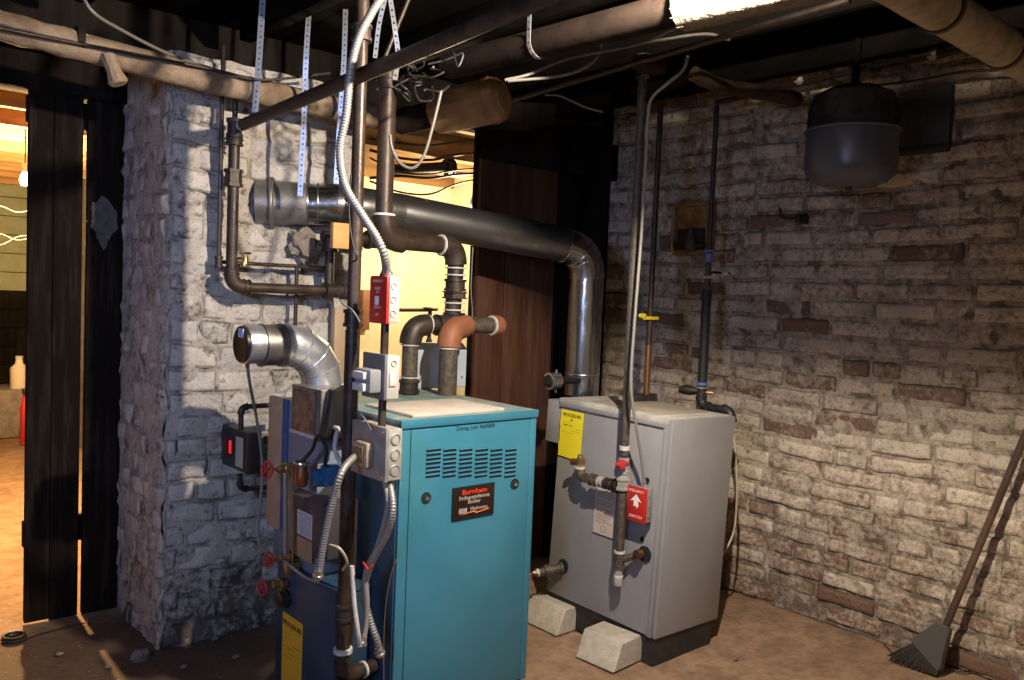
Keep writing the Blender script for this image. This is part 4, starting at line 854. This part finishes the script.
# ------------------------------------------------------------------ ceiling pipes
ra = P(448, 67, Z=2.42); rb = P(684, 6, Z=2.42); xr = (ra.x+rb.x)/2; 
ra, rb = P(449, 66, X=1.95), P(688, 6, X=1.95); dr = (rb-ra).normalized(); rr = .049
rp = MB().cyl(ra, rb, rr, seg=24).build('rusty_pipe', 'rust'); tag(rp, 'thick rusty pipe slung under ceiling near the top centre', 'pipe')
ie = rb+dr*1.0; q = MB(); n_ = 40
pth = [rb-dr*.01+(ie-rb)*k/n_ for k in range(n_+1)]
o = q.sweep(pth, [.068+.003*noise.noise(Vector((k*.7, 1, 1))) for k in range(n_+1)], 28).build('pipe_insulation', 'insulw', sharp=80); tag(o, 'frayed cream insulation sleeve on the end of rusty pipe', 'insulation')
fr = MB(); 
for k in range(46):
    a = k*.618*6.283; u = dr.orthogonal().normalized(); v_ = dr.cross(u); rad = random.uniform(.052, .067); b0 = rb+(u*math.cos(a)+v_*math.sin(a))*rad
    fr.sweep([b0+dr*.01, b0-dr*random.uniform(.008, .022)+Vector((random.uniform(-.004,.004), random.uniform(-.004,.004), -random.random()*.006))], [.0035, .0008], 5)
fr.build('frayed_edge', 'insulw', o)
rs = P(540, 40, X=1.95); u = Vector((1,0,0)); tt = (rs-ra).dot(dr); cc = ra+dr*tt; sp_ = [cc+Vector((-rr-.004, 0, .16))]
for k in range(7): a = R(180+k*22); sp_.append(cc+Vector((math.cos(a)*(rr+.002), 0, math.sin(a)*(rr+.002))))
strap(sp_, 'short bright perforated strap hooked around the rusty pipe', .018, wd=dr)
# tan wrapped pipe end behind the rusty pipe
a, b = P(400, 122, Y=3.25), P(505, 98, Y=2.75)
wp = MB().sweep([a, a.lerp(b, .45)], .058, 18).build('lagged_pipe', 'rust'); tag(wp, 'short fat pipe with tan lagging over the opening', 'pipe')
d_ = (b-a).normalized(); s0 = a.lerp(b, .35); q = MB().sweep([s0, s0+d_*.02, s0.lerp(b, .5), b-d_*.05, b-d_*.02, b], [.075, .095, .098, .098, .088, .06], 9)
lab(q.build('tan_wrapping', 'wrap', wp, sharp=30), 'tan cardboard-like wrapping')
lab(MB().torus(b-d_*.065, d_, .097, .008, 9, 6).build('wrap_band', 'wrap', wp), 'raised fold of wrapping')
q = MB()
random.seed(5)
for k in range(9):
    c = P(random.uniform(400, 440), random.uniform(62, 100), d=3.1); pts = [c]
    for j in range(4): pts.append(pts[-1]+Vector((random.uniform(-.05,.05), random.uniform(-.05,.05), random.uniform(-.05,.04))))
    q.sweep(smoothpath(pts, 5), .004, 6)
tag(q.build('wire_bundle', 'wireb'), 'tangle of black wires between the diagonal and rusty pipes', 'wires', kind='stuff')
# long insulated pipe across upper left
ia, ib = P(-40, 15, Y=3.42), P(216, 82, Y=3.42); ic = P(352, 112, Y=3.42); ip = thing('insulated_pipe', ia, 'long plaster-lagged pipe crossing above the gate and pillar', 'pipe')
pth = [Vector((-1.4, 3.42, ia.z+.02))]+[ia.lerp(ib, k/14) for k in range(15)]+[ib.lerp(ic, k/6) for k in range(1, 7)]+[Vector((ic.x+.12, 3.42, ic.z))]
MB().sweep(pth, [.052]+[.052+.006*noise.noise(Vector((k*.9, 2, 5))) for k in range(len(pth)-1)], 20).build('lagging', 'insul', ip, sharp=80)
bd = P(78, 42, Y=3.42); MB().lathe(bd-XD*.012, ib-ia, [(0,.056),(.024,.056)], 20).build('band', 'rust', ip)
s_ = P(108, 55, Y=3.38); e_ = P(118, 82, Y=3.36); MB().sweep([s_, s_.lerp(e_, .6), e_, e_+(e_-s_)*.08], [.03, .026, .036, .03], 10).build('broken_stub', 'insul', ip)
cable('thin_pipe', [P(-30, 22, Y=3.34), P(60, 40, Y=3.34), P(130, 53, Y=3.34), P(216, 70, Y=3.34), P(262, 80, Y=3.34), P(330, 73, Y=3.34)], .0055, 'iron', 'thin dark line lying along front of the lagged pipe', 'pipe')
cable('white_cable', [P(82, -4, Y=3.0), P(95, 14, Y=3.0), P(125, 32, Y=3.1), P(160, 50, Y=3.2), P(190, 62, Y=3.3)], .006, 'wire', 'white cable drooping from the ceiling at upper left', 'cable')
# top right insulated duct pipe
Yb = 1.12; a = P(900, -16, Y=Yb); b = P(1000, 46, Y=Yb); b2_ = Vector((3.98, Yb, b.z+(b.z-a.z)/(b.x-a.x)*(3.98-b.x))); a2 = a-(b-a)*3.0
lp = thing('large_lagged_pipe', b, 'large beige lagged pipe with dark bands in the top right corner', 'pipe')
n_ = 44; MB().sweep([a2.lerp(b2_, k/n_) for k in range(n_+1)], [.066+.003*noise.noise(Vector((k*.6, 7, 5))) for k in range(n_+1)], 28).build('lagging', mat('beige_canvas_lagging', (.52,.44,.33), .9, 0, (.32,.26,.18), 9, bump=.4, bscale=25), lp, sharp=80)
for px, py in ((940, 14), (1003, 54)):
    c = P(px, py, Y=Yb); t_ = (c-a2).dot((b2_-a2).normalized()); c = a2+(b2_-a2).normalized()*t_; MB().lathe(c-(b2_-a2).normalized()*.008, b2_-a2, [(0,.066),(.001,.0705),(.006,.0705),(.008,.063)], 28).build('dark_band', 'iron', lp)
    MB().lathe(c+(b2_-a2).normalized()*.0, b2_-a2, [(0,.066),(.002,.072),(.014,.072),(.016,.064)], 28).build('metal_band', 'insul', lp)
# slim pipes under ceiling
cable('thin_ceiling_pipe', [P(470, 112, X=2.50), P(520, 98, X=2.50), P(640, 62, X=2.50), P(740, 32, X=2.50), P(850, 0, X=2.50)], .012, 'iron', 'slim dark pipe running below the ceiling behind the rusty pipe', 'pipe')
xp = 3.62; o = cable('thin_ceiling_pipe', [P(716, 103, X=xp), P(800, 84, X=xp), P(860, 70, X=xp), P(930, 57, X=xp), P(975, 47, X=xp)], .013, 'iron', 'slim dark pipe with metal clips over the hanging tank', 'pipe')
for px, py in ((800, 80), (933, 55)):
    c = P(px, py, X=xp-.01); MB().box(c-Vector((.004,.012,.022)), c+Vector((.004,.012,.022)), .002).build('pipe_clip', 'dope', o); MB().box(c-Vector((.018,.018,.012)), c+Vector((.018,.018,-.004)), .002).build('pipe_clip', 'dope', o)
for px, py in ((828, 76), (876, 68)): c = P(px, py, X=xp); fitting(o, 'coupling', c, YD, .018, .04, 'iron')
cable('thin_ceiling_pipe', [P(870, 86, X=3.8), P(920, 80, X=3.8), P(962, 72, X=3.8), P(1000, 70, X=3.8)], .006, 'iron', 'thin line just under the large lagged pipe near brick wall', 'pipe')
cable('electric_cable', [P(505, 80, d=3.0), P(530, 74, d=3.0), P(570, 58, d=3.0), P(635, 45, d=2.9), P(665, 33, d=2.8), P(693, 20, d=2.7)], .0055, 'wire', 'upper grey cable running from tan lagging to frayed sleeve', 'cable', 'cables under the ceiling')
cable('electric_cable', [P(508, 81, d=3.0), P(560, 76, d=3.0), P(588, 66, d=3.0), P(600, 52, d=3.0), P(602, 34, d=3.0)], .0055, 'wire', 'lower grey cable curving up behind the rusty pipe', 'cable', 'cables under the ceiling')
cable('electric_cable', [P(630, 45, d=3.1), P(660, 40, d=3.1), P(706, 34, d=3.1), P(730, 40, d=3.1)], .006, 'wire', 'pale cable passing under the slim dark ceiling pipe', 'cable', 'cables under the ceiling')
cable('electric_cable', [P(545, 95, d=3.6), P(560, 96, d=3.6), P(585, 107, d=3.6), P(603, 112, d=3.6)], .005, 'wire', 'short dim cable hanging over the dark partition', 'cable', 'cables under the ceiling')
cable('electric_cable', [P(441, 92, d=3.0), P(433, 125, d=3.0), P(424, 155, d=3.0), P(413, 168, d=3.0), P(400, 163, d=3.0), P(392, 148, d=3.0), P(390, 135, d=3.0)], .006, 'wire', 'grey cable hanging in a loop left of the tan lagging', 'cable', 'cables under the ceiling')
cable('electric_cable', [P(410, -4, d=3.2), P(396, 30, d=3.2), P(384, 60, d=3.2)], .009, 'iron', 'dark cable slanting down behind the cream strap', 'cable', 'cables under the ceiling')
o = MB().sweep(smoothpath([P(694, 74, d=3.9), P(720, 86, d=4.0), P(760, 92, d=4.1), P(798, 100, d=4.2)], 6), [.036+.006*noise.noise(Vector((k*.8, 3, 3))) for k in range(19)], 12).build('lagged_stub', mat('dark_old_lagging', (.085,.055,.032), .95, 0, (.04,.026,.018), 14, bump=.6, bscale=40)); tag(o, 'stub of old brown lagging behind the slim pipe by tank', 'insulation')
o = MB().box(P(632, 70, d=3.3), P(668, 60, d=3.34), .006).build('pipe_hanger_block', 'rust'); tag(o, 'rusty bracket plate above the tall dark riser', 'bracket')
# ------------------------------------------------------------------ expansion tank
c = P(852, 135, X=3.45); R_ = 43.5/F*c.dot(FWD)*1.0
zb, zm, zt = P(852, 187, X=3.45).z, P(852, 132, X=3.45).z, P(852, 92, X=3.45).z
et = thing('expansion_tank', (c.x, c.y, zb), 'round blue-grey expansion tank hanging from the ceiling by the wall', 'tank')
H_ = zm-zb
MB().lathe((c.x, c.y, zb), UP, [(0,.03),(.004,R_*.55),(.025,R_*.82),(.05,R_*.95),(.075,R_),(H_-.01,R_),(H_,R_*.98)], 40).build('lower_shell', 'tank', et)
MB().torus((c.x, c.y, zb+H_), UP, R_*1.02, .006, 40).build('seam', 'tank', et)
MB().lathe((c.x, c.y, zb+H_), UP, [(0,R_*.98),(.10,R_*.97),(.15,R_*.86),(.185,R_*.5),(.195,.04)], 40).build('upper_shell', 'tanktop', et)
MB().cyl((c.x, c.y, zb+H_+.18), (c.x, c.y, CZ), .016).build('neck', 'joist', et)
MB().cyl((c.x, c.y, zb-.012), (c.x, c.y, zb+.01), .012, seg=10).build('air_valve', 'iron', et)
# ------------------------------------------------------------------ wall details
lo_, hi_ = P(895, 156, X=3.97), P(953, 88, X=3.97)
fb = thing('dark_wall_board', (3.97, (lo_.y+hi_.y)/2, lo_.z), 'black square board on the upper brick wall right of tank', 'board')
MB().box((3.955, hi_.y, lo_.z), (4.0, lo_.y, 2.62), .004).build('board', 'black', fb); MB().box((3.94, hi_.y, lo_.z-.0), (3.958, lo_.y, lo_.z+.03), .003).build('bottom_batten', 'black', fb)
nb = thing('wall_niche', (3.97, 2.98, nich[1].z), 'small wood-lined niche in the brick wall behind thin pipes', 'niche')
y0, y1, z0, z1 = nich[1].y, nich[0].y, nich[1].z, nich[0].z
for lo2, hi2 in (((3.93, y0-.02, z0-.01), (4.0, y0, z1+.02)), ((3.93, y1, z0-.01), (4.0, y1+.02, z1+.02)), ((3.93, y0-.02, z1), (4.0, y1+.02, z1+.025)), ((3.94, y0-.01, z0-.03), (4.0, y1+.01, z0))): MB().box(lo2, hi2, .004).build('frame_board', 'wrap', nb)
MB().box((3.975, y0, z0), (3.985, y1, (z0+z1)/2)).build('dark_back', 'black', nb, smooth=False); MB().box((3.972, y0, (z0+z1)/2), (3.985, y1, z1)).build('pale_back', 'orwood', nb, smooth=False)
nv = thing('brass_valve', P(690, 240, X=3.88), 'old brass valve on a stub pipe in the wall niche', 'valve')
c = P(690, 245, X=3.86); MB().lathe(c-UP*.03, UP, [(0,.02),(.01,.032),(.05,.034),(.07,.022),(.10,.012),(.14,.008)], 12).build('valve_body', 'oldpipe', nv); MB().cyl(c+Vector((0,.14,-.0)), c+Vector((0,-.10,0)), .013, seg=10).build('stub_pipe', 'brownpipe', nv); MB().box(c+Vector((-.015,.11,-.035)), c+Vector((.015,.13,.03)), .004).build('lever', 'brass', nv)
wv = thing('wall_spigot', P(800, 217, X=3.95), 'small black spigot on a bent pipe high on brick wall', 'valve')
piperun(wv, [P(780, 208, X=3.93), P(781, 217, X=3.93), P(798, 219, X=3.93)], .007, 'black', D=.014); MB().lathe(P(796, 219, X=3.93), LY, [(0,.015),(.01,.026),(.035,.026),(.045,.012),(.05,.03),(.056,.03)], 10).build('valve_body', 'black', wv)
# pipes between the grey boiler and the ceiling
px0 = P(625, 440, X=2.82); vx, vy = px0.x, px0.y
gr = thing('steam_riser', (vx, vy, P(615, 580, X=2.82).z), 'dark iron riser with red valve in front of grey boiler', 'pipe')
def V(py, px=620): return P(px, py, X=2.82).z
ztop = V(66, 645); r = .019
MB().cyl((vx, vy, V(455, 624)), (vx, vy, ztop), r).build('upper_pipe', 'oldpipe', gr); fitting(gr, 'top_tee', (vx, vy, ztop), UP, r*1.5, .10, 'iron')
ring(gr, (vx, vy, V(447)), UP, r*1.25, .02); fitting(gr, 'valve_body', (vx, vy, V(465)), UP, r*1.15, .07, 'boxg')
c = Vector((vx-.04, vy-.02, V(462))); q = MB()
q.box(c-Vector((.03,.006,.006)), c+Vector((.05,.012,.010)), .004); q.box(c-Vector((.012,.012,.02)), c+Vector((.02,.016,.02)), .005); lab(q.build('valve_handle', 'redpl', gr), 'red lever handle')
fitting(gr, 'union_nut', (vx, vy, V(483)), UP, r*1.6, .055, 'boxg', True); ring(gr, (vx, vy, V(476)), UP, r*1.35, .02, 'boxg', 'union_ring')
MB().cyl((vx, vy, V(552, 618)), (vx, vy, V(488)), r*1.05).build('lower_pipe', 'oldpipe', gr)
ring(gr, (vx, vy, V(552)), UP, r*1.3, .012); fitting(gr, 'bottom_tee', (vx, vy, V(561)), UP, r*1.3, .06, 'oldpipe'); ring(gr, (vx, vy, V(577)), UP, r*1.1, .01)
MB().lathe((vx, vy, V(587)), UP, [(0,.012),(.006,.020),(.03,.022),(.05,.018),(.10,.018)], 8).build('end_plug', 'boxg', gr)
c = onG(643, 553); MB().cyl((vx, vy, V(561)), (c.x-.0, c.y, c.z), .016).build('branch_pipe', 'oldpipe', gr); fitting(gr, 'branch_collar', Vector((c.x-.03, c.y, c.z)), XD, .019, .03, 'copper')
zz = V(487); lx = P(588, 489, X=2.82).y
MB().cyl((vx, vy, zz), (vx, lx, zz), r*.9).build('relief_branch', 'oldpipe', gr)
for t_ in (.18, .42, .62, .86): fitting(gr, 'branch_coupling', Vector((vx, vy, zz)).lerp(Vector((vx, lx, zz)), t_), YD, r*(1.5, 1.3, 1.2, 1.4)[int(t_*4)], .03, ('iron', 'iron', 'boxg', 'oldpipe')[int(t_*4)])
ly2 = P(579, 486, X=2.82).y; A = arc((vx, lx-.1, zz), (vx, ly2, zz), (vx, ly2, zz+.3), .04); MB().sweep(A, r*1.25, 14).build('relief_elbow', 'oldpipe', gr); ring(gr, A[-1], UP, r*1.3, .01)
rv = MB().lathe(A[-1], UP, [(0,.015),(.01,.016),(.018,.023),(.04,.024),(.048,.014),(.06,.012),(.064,.007)], 12).build('relief_valve', 'brass', gr); MB().lathe(A[-1]+Vector((0,0,.03)), (-.3,.9,-.15), [(0,.014),(.045,.016),(.049,.012)], 10).build('outlet', 'copper', rv)
# lower left stub of the grey boiler
c = onG(562, 568); sb = thing('drain_valve', c, 'brass drain valve projecting from low side of grey boiler', 'valve')
dd = (P(532, 574, X=xf-.14)-c).normalized(); MB().lathe(c, dd, [(0,.03),(.01,.03),(.012,.022),(.05,.022),(.052,.030),(.09,.030),(.092,.02),(.12,.02)], 14).build('valve_body', 'oldpipe', sb)
MB().lathe(c+dd*.12, dd, [(0,.02),(.012,.02),(.014,.012),(.03,.012)], 12).build('white_ring', 'dope', sb); q = MB(); p = c+dd*.15
q.box(p-Vector((.012,.03,.006)), p+Vector((.012,.03,.006)), .004).lathe(p-dd*.02, dd, [(0,.012),(.04,.01)], 8); q.build('copper_tap', 'copper', sb)
# red arrow box
e, h = boxfit(627, 645, 651, 490, 524, X=2.82)
rb_ = thing('service_switch', e, 'red box with white arrow on the side of grey boiler', 'electrical box')
MB().box((e.x+.010, e.y, e.z), (xf, h.y, h.z), .004).build('box_body', mat('galv_box', (.32,.33,.32), .5, .4), rb_); cv = MB().box((e.x, e.y-.003, e.z-.003), (e.x+.012, h.y+.003, h.z+.003), .004).build('red_cover', 'red', rb_)
xm = e.x-.0004; ym = (e.y+h.y)/2; hh = h.z-e.z; L_ = h.y-e.y; k_ = .26*L_
q = MB(); zc_ = e.z+hh*.60
q.poly([(xm-.001, ym, zc_+.03), (xm-.001, ym-k_*1.25, zc_-.002), (xm-.001, ym-k_*.5, zc_+.002), (xm-.001, ym-k_*.55, zc_-.022), (xm-.001, ym-k_*.1, zc_-.034), (xm-.001, ym-k_*.2, zc_-.022), (xm-.001, ym+k_*.5, zc_-.024), (xm-.001, ym+k_*.5, zc_+.002), (xm-.001, ym+k_*1.25, zc_-.002)]); q.build('white_arrow', 'whiteink', cv, smooth=False)
text('EMERGENCY', L_*.165, 'pinkink', cv, (xm-.0008, ym, e.z+hh*.86), LY, UP, sx=.9); text('SWITCH', L_*.18, 'pinkink', cv, (xm-.0008, ym, e.z+hh*.10), LY, UP, sx=1.1)
for k in range(3): MB().cyl(((xf+e.x)/2, e.y-.004, e.z+hh*(.2+.3*k)), ((xf+e.x)/2, e.y, e.z+hh*(.2+.3*k)), .006, seg=8).build('knockout', 'silver', rb_)
cable('flexible_conduit', [P(688, 56, d=3.3), P(683, 70, d=3.3), P(668, 83, d=3.3), P(652, 98, d=3.4), P(648, 118, d=3.5), P(646, 160, d=3.55), P(641, 240, d=3.55), P(634, 330, d=3.55), P(631, 385, d=3.55), P(636, 425, d=3.57), P(641, 455, d=3.6), Vector((e.x+.03, ym-.02, h.z))], .0068, 'flexpl', 'grey conduit from the ceiling down to the red arrow box', 'cable', ends=[1])
# copper line
p5 = P(646, 400, Z=1.10); cl = thing('copper_line', (p5.x, p5.y, 1.085), 'thin copper pipe with yellow tag rising behind the steam riser', 'pipe')
zt5 = P(656, 120, Y=p5.y).z; zm5 = P(647, 345, Y=p5.y).z; MB().cyl((p5.x, p5.y, 1.09), (p5.x, p5.y, zm5), .0155).build('lower_pipe', 'copper', cl); MB().cyl((p5.x, p5.y, zm5), (p5.x, p5.y, zt5+.1), .014).build('upper_pipe', 'brownpipe', cl)
c = Vector((p5.x, p5.y, P(650, 318, Y=p5.y).z)); MB().box(c+Vector((-.07,-.02,-.008)), c+Vector((.045,-.012,.008)), .002).build('yellow_tag', mat('yellow_tag', (.8,.6,.03), .5), cl); MB().cyl(c+Vector((-.065,-.02,.01)), c+Vector((-.065,.01,.01)), .012, seg=10).build('tag_ring', mat('yellow_tag', (.8,.6,.03), .5), cl)
bk = MB().box((p5.x-.10, p5.y-.015, 1.085), (p5.x+.07, p5.y+.03, 1.13), .003).build('black_bracket', 'black', cl)
# feed line with valve
p6 = P(702, 385, X=3.62); fl = thing('water_feed_line', (p6.x, p6.y, 1.1), 'black water feed pipe with small blue valve beside brick wall', 'pipe')
def Z6(py, px=706): return P(px, py, X=3.62).z
MB().cyl((p6.x, p6.y, Z6(275)), (p6.x, p6.y, P(716, 106, X=3.62).z), .013).build('upper_pipe', 'iron', fl); ring(fl, (p6.x, p6.y, Z6(251)), UP, .026, .012, 'bluev', 'valve_flange'); MB().lathe((p6.x, p6.y, Z6(262)), UP, [(0,.016),(.02,.02),(.045,.014)], 10).build('blue_valve', 'bluev', fl)
fitting(fl, 'union', (p6.x, p6.y, Z6(270)), UP, .018, .06, 'oldpipe', True); fitting(fl, 'union', (p6.x, p6.y, Z6(283)), UP, .018, .04, 'oldpipe', True)
MB().cyl((p6.x, p6.y, Z6(272)), (p6.x+.12, p6.y-.05, Z6(272)), .006, seg=8).build('valve_stem', 'rust', fl); MB().cyl((p6.x+.07, p6.y-.035, Z6(272)), (p6.x+.10, p6.y-.045, Z6(272)), .014, seg=8).build('stem_nut', 'dope', fl)
MB().cyl((p6.x, p6.y, Z6(382)), (p6.x, p6.y, Z6(289)), .0245).build('foam_sleeve', 'foamblk', fl)
ring(fl, (p6.x, p6.y, Z6(384)), UP, .029, .014, 'bluev', 'lower_flange'); fitting(fl, 'backflow_body', (p6.x, p6.y, Z6(394)), UP, .026, .07, 'iron'); ring(fl, (p6.x, p6.y, Z6(388)), UP, .034, .008, 'galv', 'flange_ring')
MB().lathe((p6.x, p6.y, Z6(392)), (-.3,.95,0), [(0,.016),(.03,.02),(.06,.026),(.10,.026),(.105,.02),(.12,.02)], 12).build('side_filter', 'iron', fl); MB().cyl((p6.x, p6.y, Z6(393)), (p6.x+.03, p6.y-.05, Z6(393)), .009, seg=8).build('side_cock', 'brass', fl)
z7 = P(712, 408, X=3.62).z; piperun(fl, [(p6.x, p6.y, Z6(398)), (p6.x, p6.y, z7), (p6.x, p6.y-.19, z7-.0), (p6.x, p6.y-.19, z7-.06)], .02, 'black')
cable('beige_tube', [(p6.x, p6.y-.19, z7-.05), P(735, 450, X=3.62), P(737, 490, X=3.62), P(734, 530, X=3.62), P(724, 552, X=3.55), P(714, 562, X=3.50)], .006, 'cord', 'thin beige tube hanging in a curve behind the grey boiler', 'tubing')
0 and cable('thin_wire', [P(659, 170, d=4.3), P(662, 185, d=4.3), P(668, 200, d=4.35), P(672, 215, d=4.4)], .003, 'wire', 'faint wire curving off the copper line toward wall', 'wire')
# ------------------------------------------------------------------ broom
ht = P(1045, 388, X=3.93); hb_ = P(943, 633, X=3.86); dd = (ht-hb_).normalized(); br = thing('broom', P(930, 690, X=3.8).xy.to_3d(), 'angled broom leaning against the brick wall, dark bristles down', 'broom')
MB().sweep([hb_-dd*.05, ht+dd*.12], .0155, 12).build('handle', 'broomwood', br)
nrm = Vector((-.93, -.1, .35)).normalized(); side = dd.cross(nrm).normalized(); 
if side.y < 0: side = -side          # side points to the far (left in view) end
b0 = hb_
def bp_(s_, l_, t_=0): return b0 + side*s_*1.15 - dd*l_*1.08 + nrm*t_
q = MB(); q.prism([bp_(-.022, -.035, -.022), bp_(.03, -.03, -.022), bp_(.085, .085, -.028), bp_(.080, .11, -.03), bp_(-.035, .16, -.03), bp_(-.045, .14, -.03)], nrm*.055, .006).build('cap', 'broomcap', br)
q = MB(); random.seed(9)
for k in range(26):
    for j in range(3):
        s0 = k/25; a = bp_(-.036+.112*s0, .150-.045*s0, -.02+.02*j); b = bp_(-.05+.19*s0+random.uniform(-.004,.004), .36-.14*s0+random.uniform(-.01,.006), -.035+.036*j)
        if b.z < .003: b = a.lerp(b, (a.z-.003)/(a.z-b.z))
        q.sweep([a, a.lerp(b, .6), b], [.0048, .0055, .003], 5)
q.build('bristles', 'bristle', br)
# ------------------------------------------------------------------ odds and ends on the floor
c = P(140, 660, Z=0); q = MB().ball(c+UP*.018, .035, (1.1,.9,.75), .5); tag(q.build('stone', 'stone'), 'fist sized stone at foot of the brick pillar', 'stone')
c = P(14, 640, Z=0)+UP*.008; q = MB(); q.torus(c, UP, .042, .009); q.torus(c+UP*.013, UP, .041, .006); tag(q.build('hose_coil', 'iron'), 'small dark ring lying on floor in the doorway', 'ring')
cable('floor_wire', [P(24, 640, Z=.006), P(40, 634, Z=.006), P(62, 628, Z=.006), P(90, 622, Z=.006)], .003, 'iron', 'thin wire trailing on floor from the ring to the gate', 'wire')
random.seed(21)
PL = ['mortar crumb on shaded floor just in front of the pillar', 'mortar crumb left of the dark blue boiler base', 'mortar crumb nearest the doorway at lower left', 'mortar crumb between doorway crumb and the stone', 'mortar crumb at bottom edge, right of the stone',
 'mortar crumb close to the grey boiler base, middle one', 'mortar crumb furthest right of the grey boiler base', 'tiny mortar crumb right beside the grey boiler base edge']
for px, py, s_ in ((215, 640, .016), (236, 658, .014), (60, 655, .012), (108, 668, .011), (183, 668, .012), (690, 646, .012), (736, 660, .010), (702, 640, .009)):
    c = P(px, py, Z=0); lb_ = PL.pop(0); o = MB().ball(c+UP*s_*.45, s_, (1.2, .9, .6), .6, 2).build('pebble', 'stone'); tag(o, lb_, 'pebble', 'mortar crumbs on the floor')
pc = MB(); cpth = [P(948, 668, Z=.005), P(965, 672, Z=.005), P(980, 668, Z=.005), P(992, 675, Z=.006), P(1010, 678, Z=.005)]; 
cable('twig', cpth, .004, 'iron', 'thin dark twig lying on floor right of the broom', 'twig'); cable('twig', [P(884, 644, Z=.006), P(892, 652, Z=.006), P(901, 664, Z=.008)], .004, 'broomwood', 'thin brown stick lying left of the broom bristles', 'twig')
# ------------------------------------------------------------------ key lamp fixture (just above the frame)
kl = thing('ceiling_lamp', (KEY.x, KEY.y, KEY.z), 'bare bulb hanging close beside the frayed lagged ceiling pipe', 'lamp')
MB().lathe(KEY+UP*.03, UP, [(0,.008),(.01,.024),(.03,.030),(.055,.024),(.08,.014)], 14).build('bulb_glass', mat('warm_bulb_glass', (.9,.85,.7), .3, emit=(1,.8,.55), estr=3), kl)
MB().lathe(KEY+UP*.105, UP, [(0,.018),(.05,.02),(.06,.008)], 14).build('socket', 'blackpl', kl); MB().sweep([KEY+UP*.16, (KEY.x, KEY.y, CZ)], .004, 6).build('cord', 'wireb', kl)
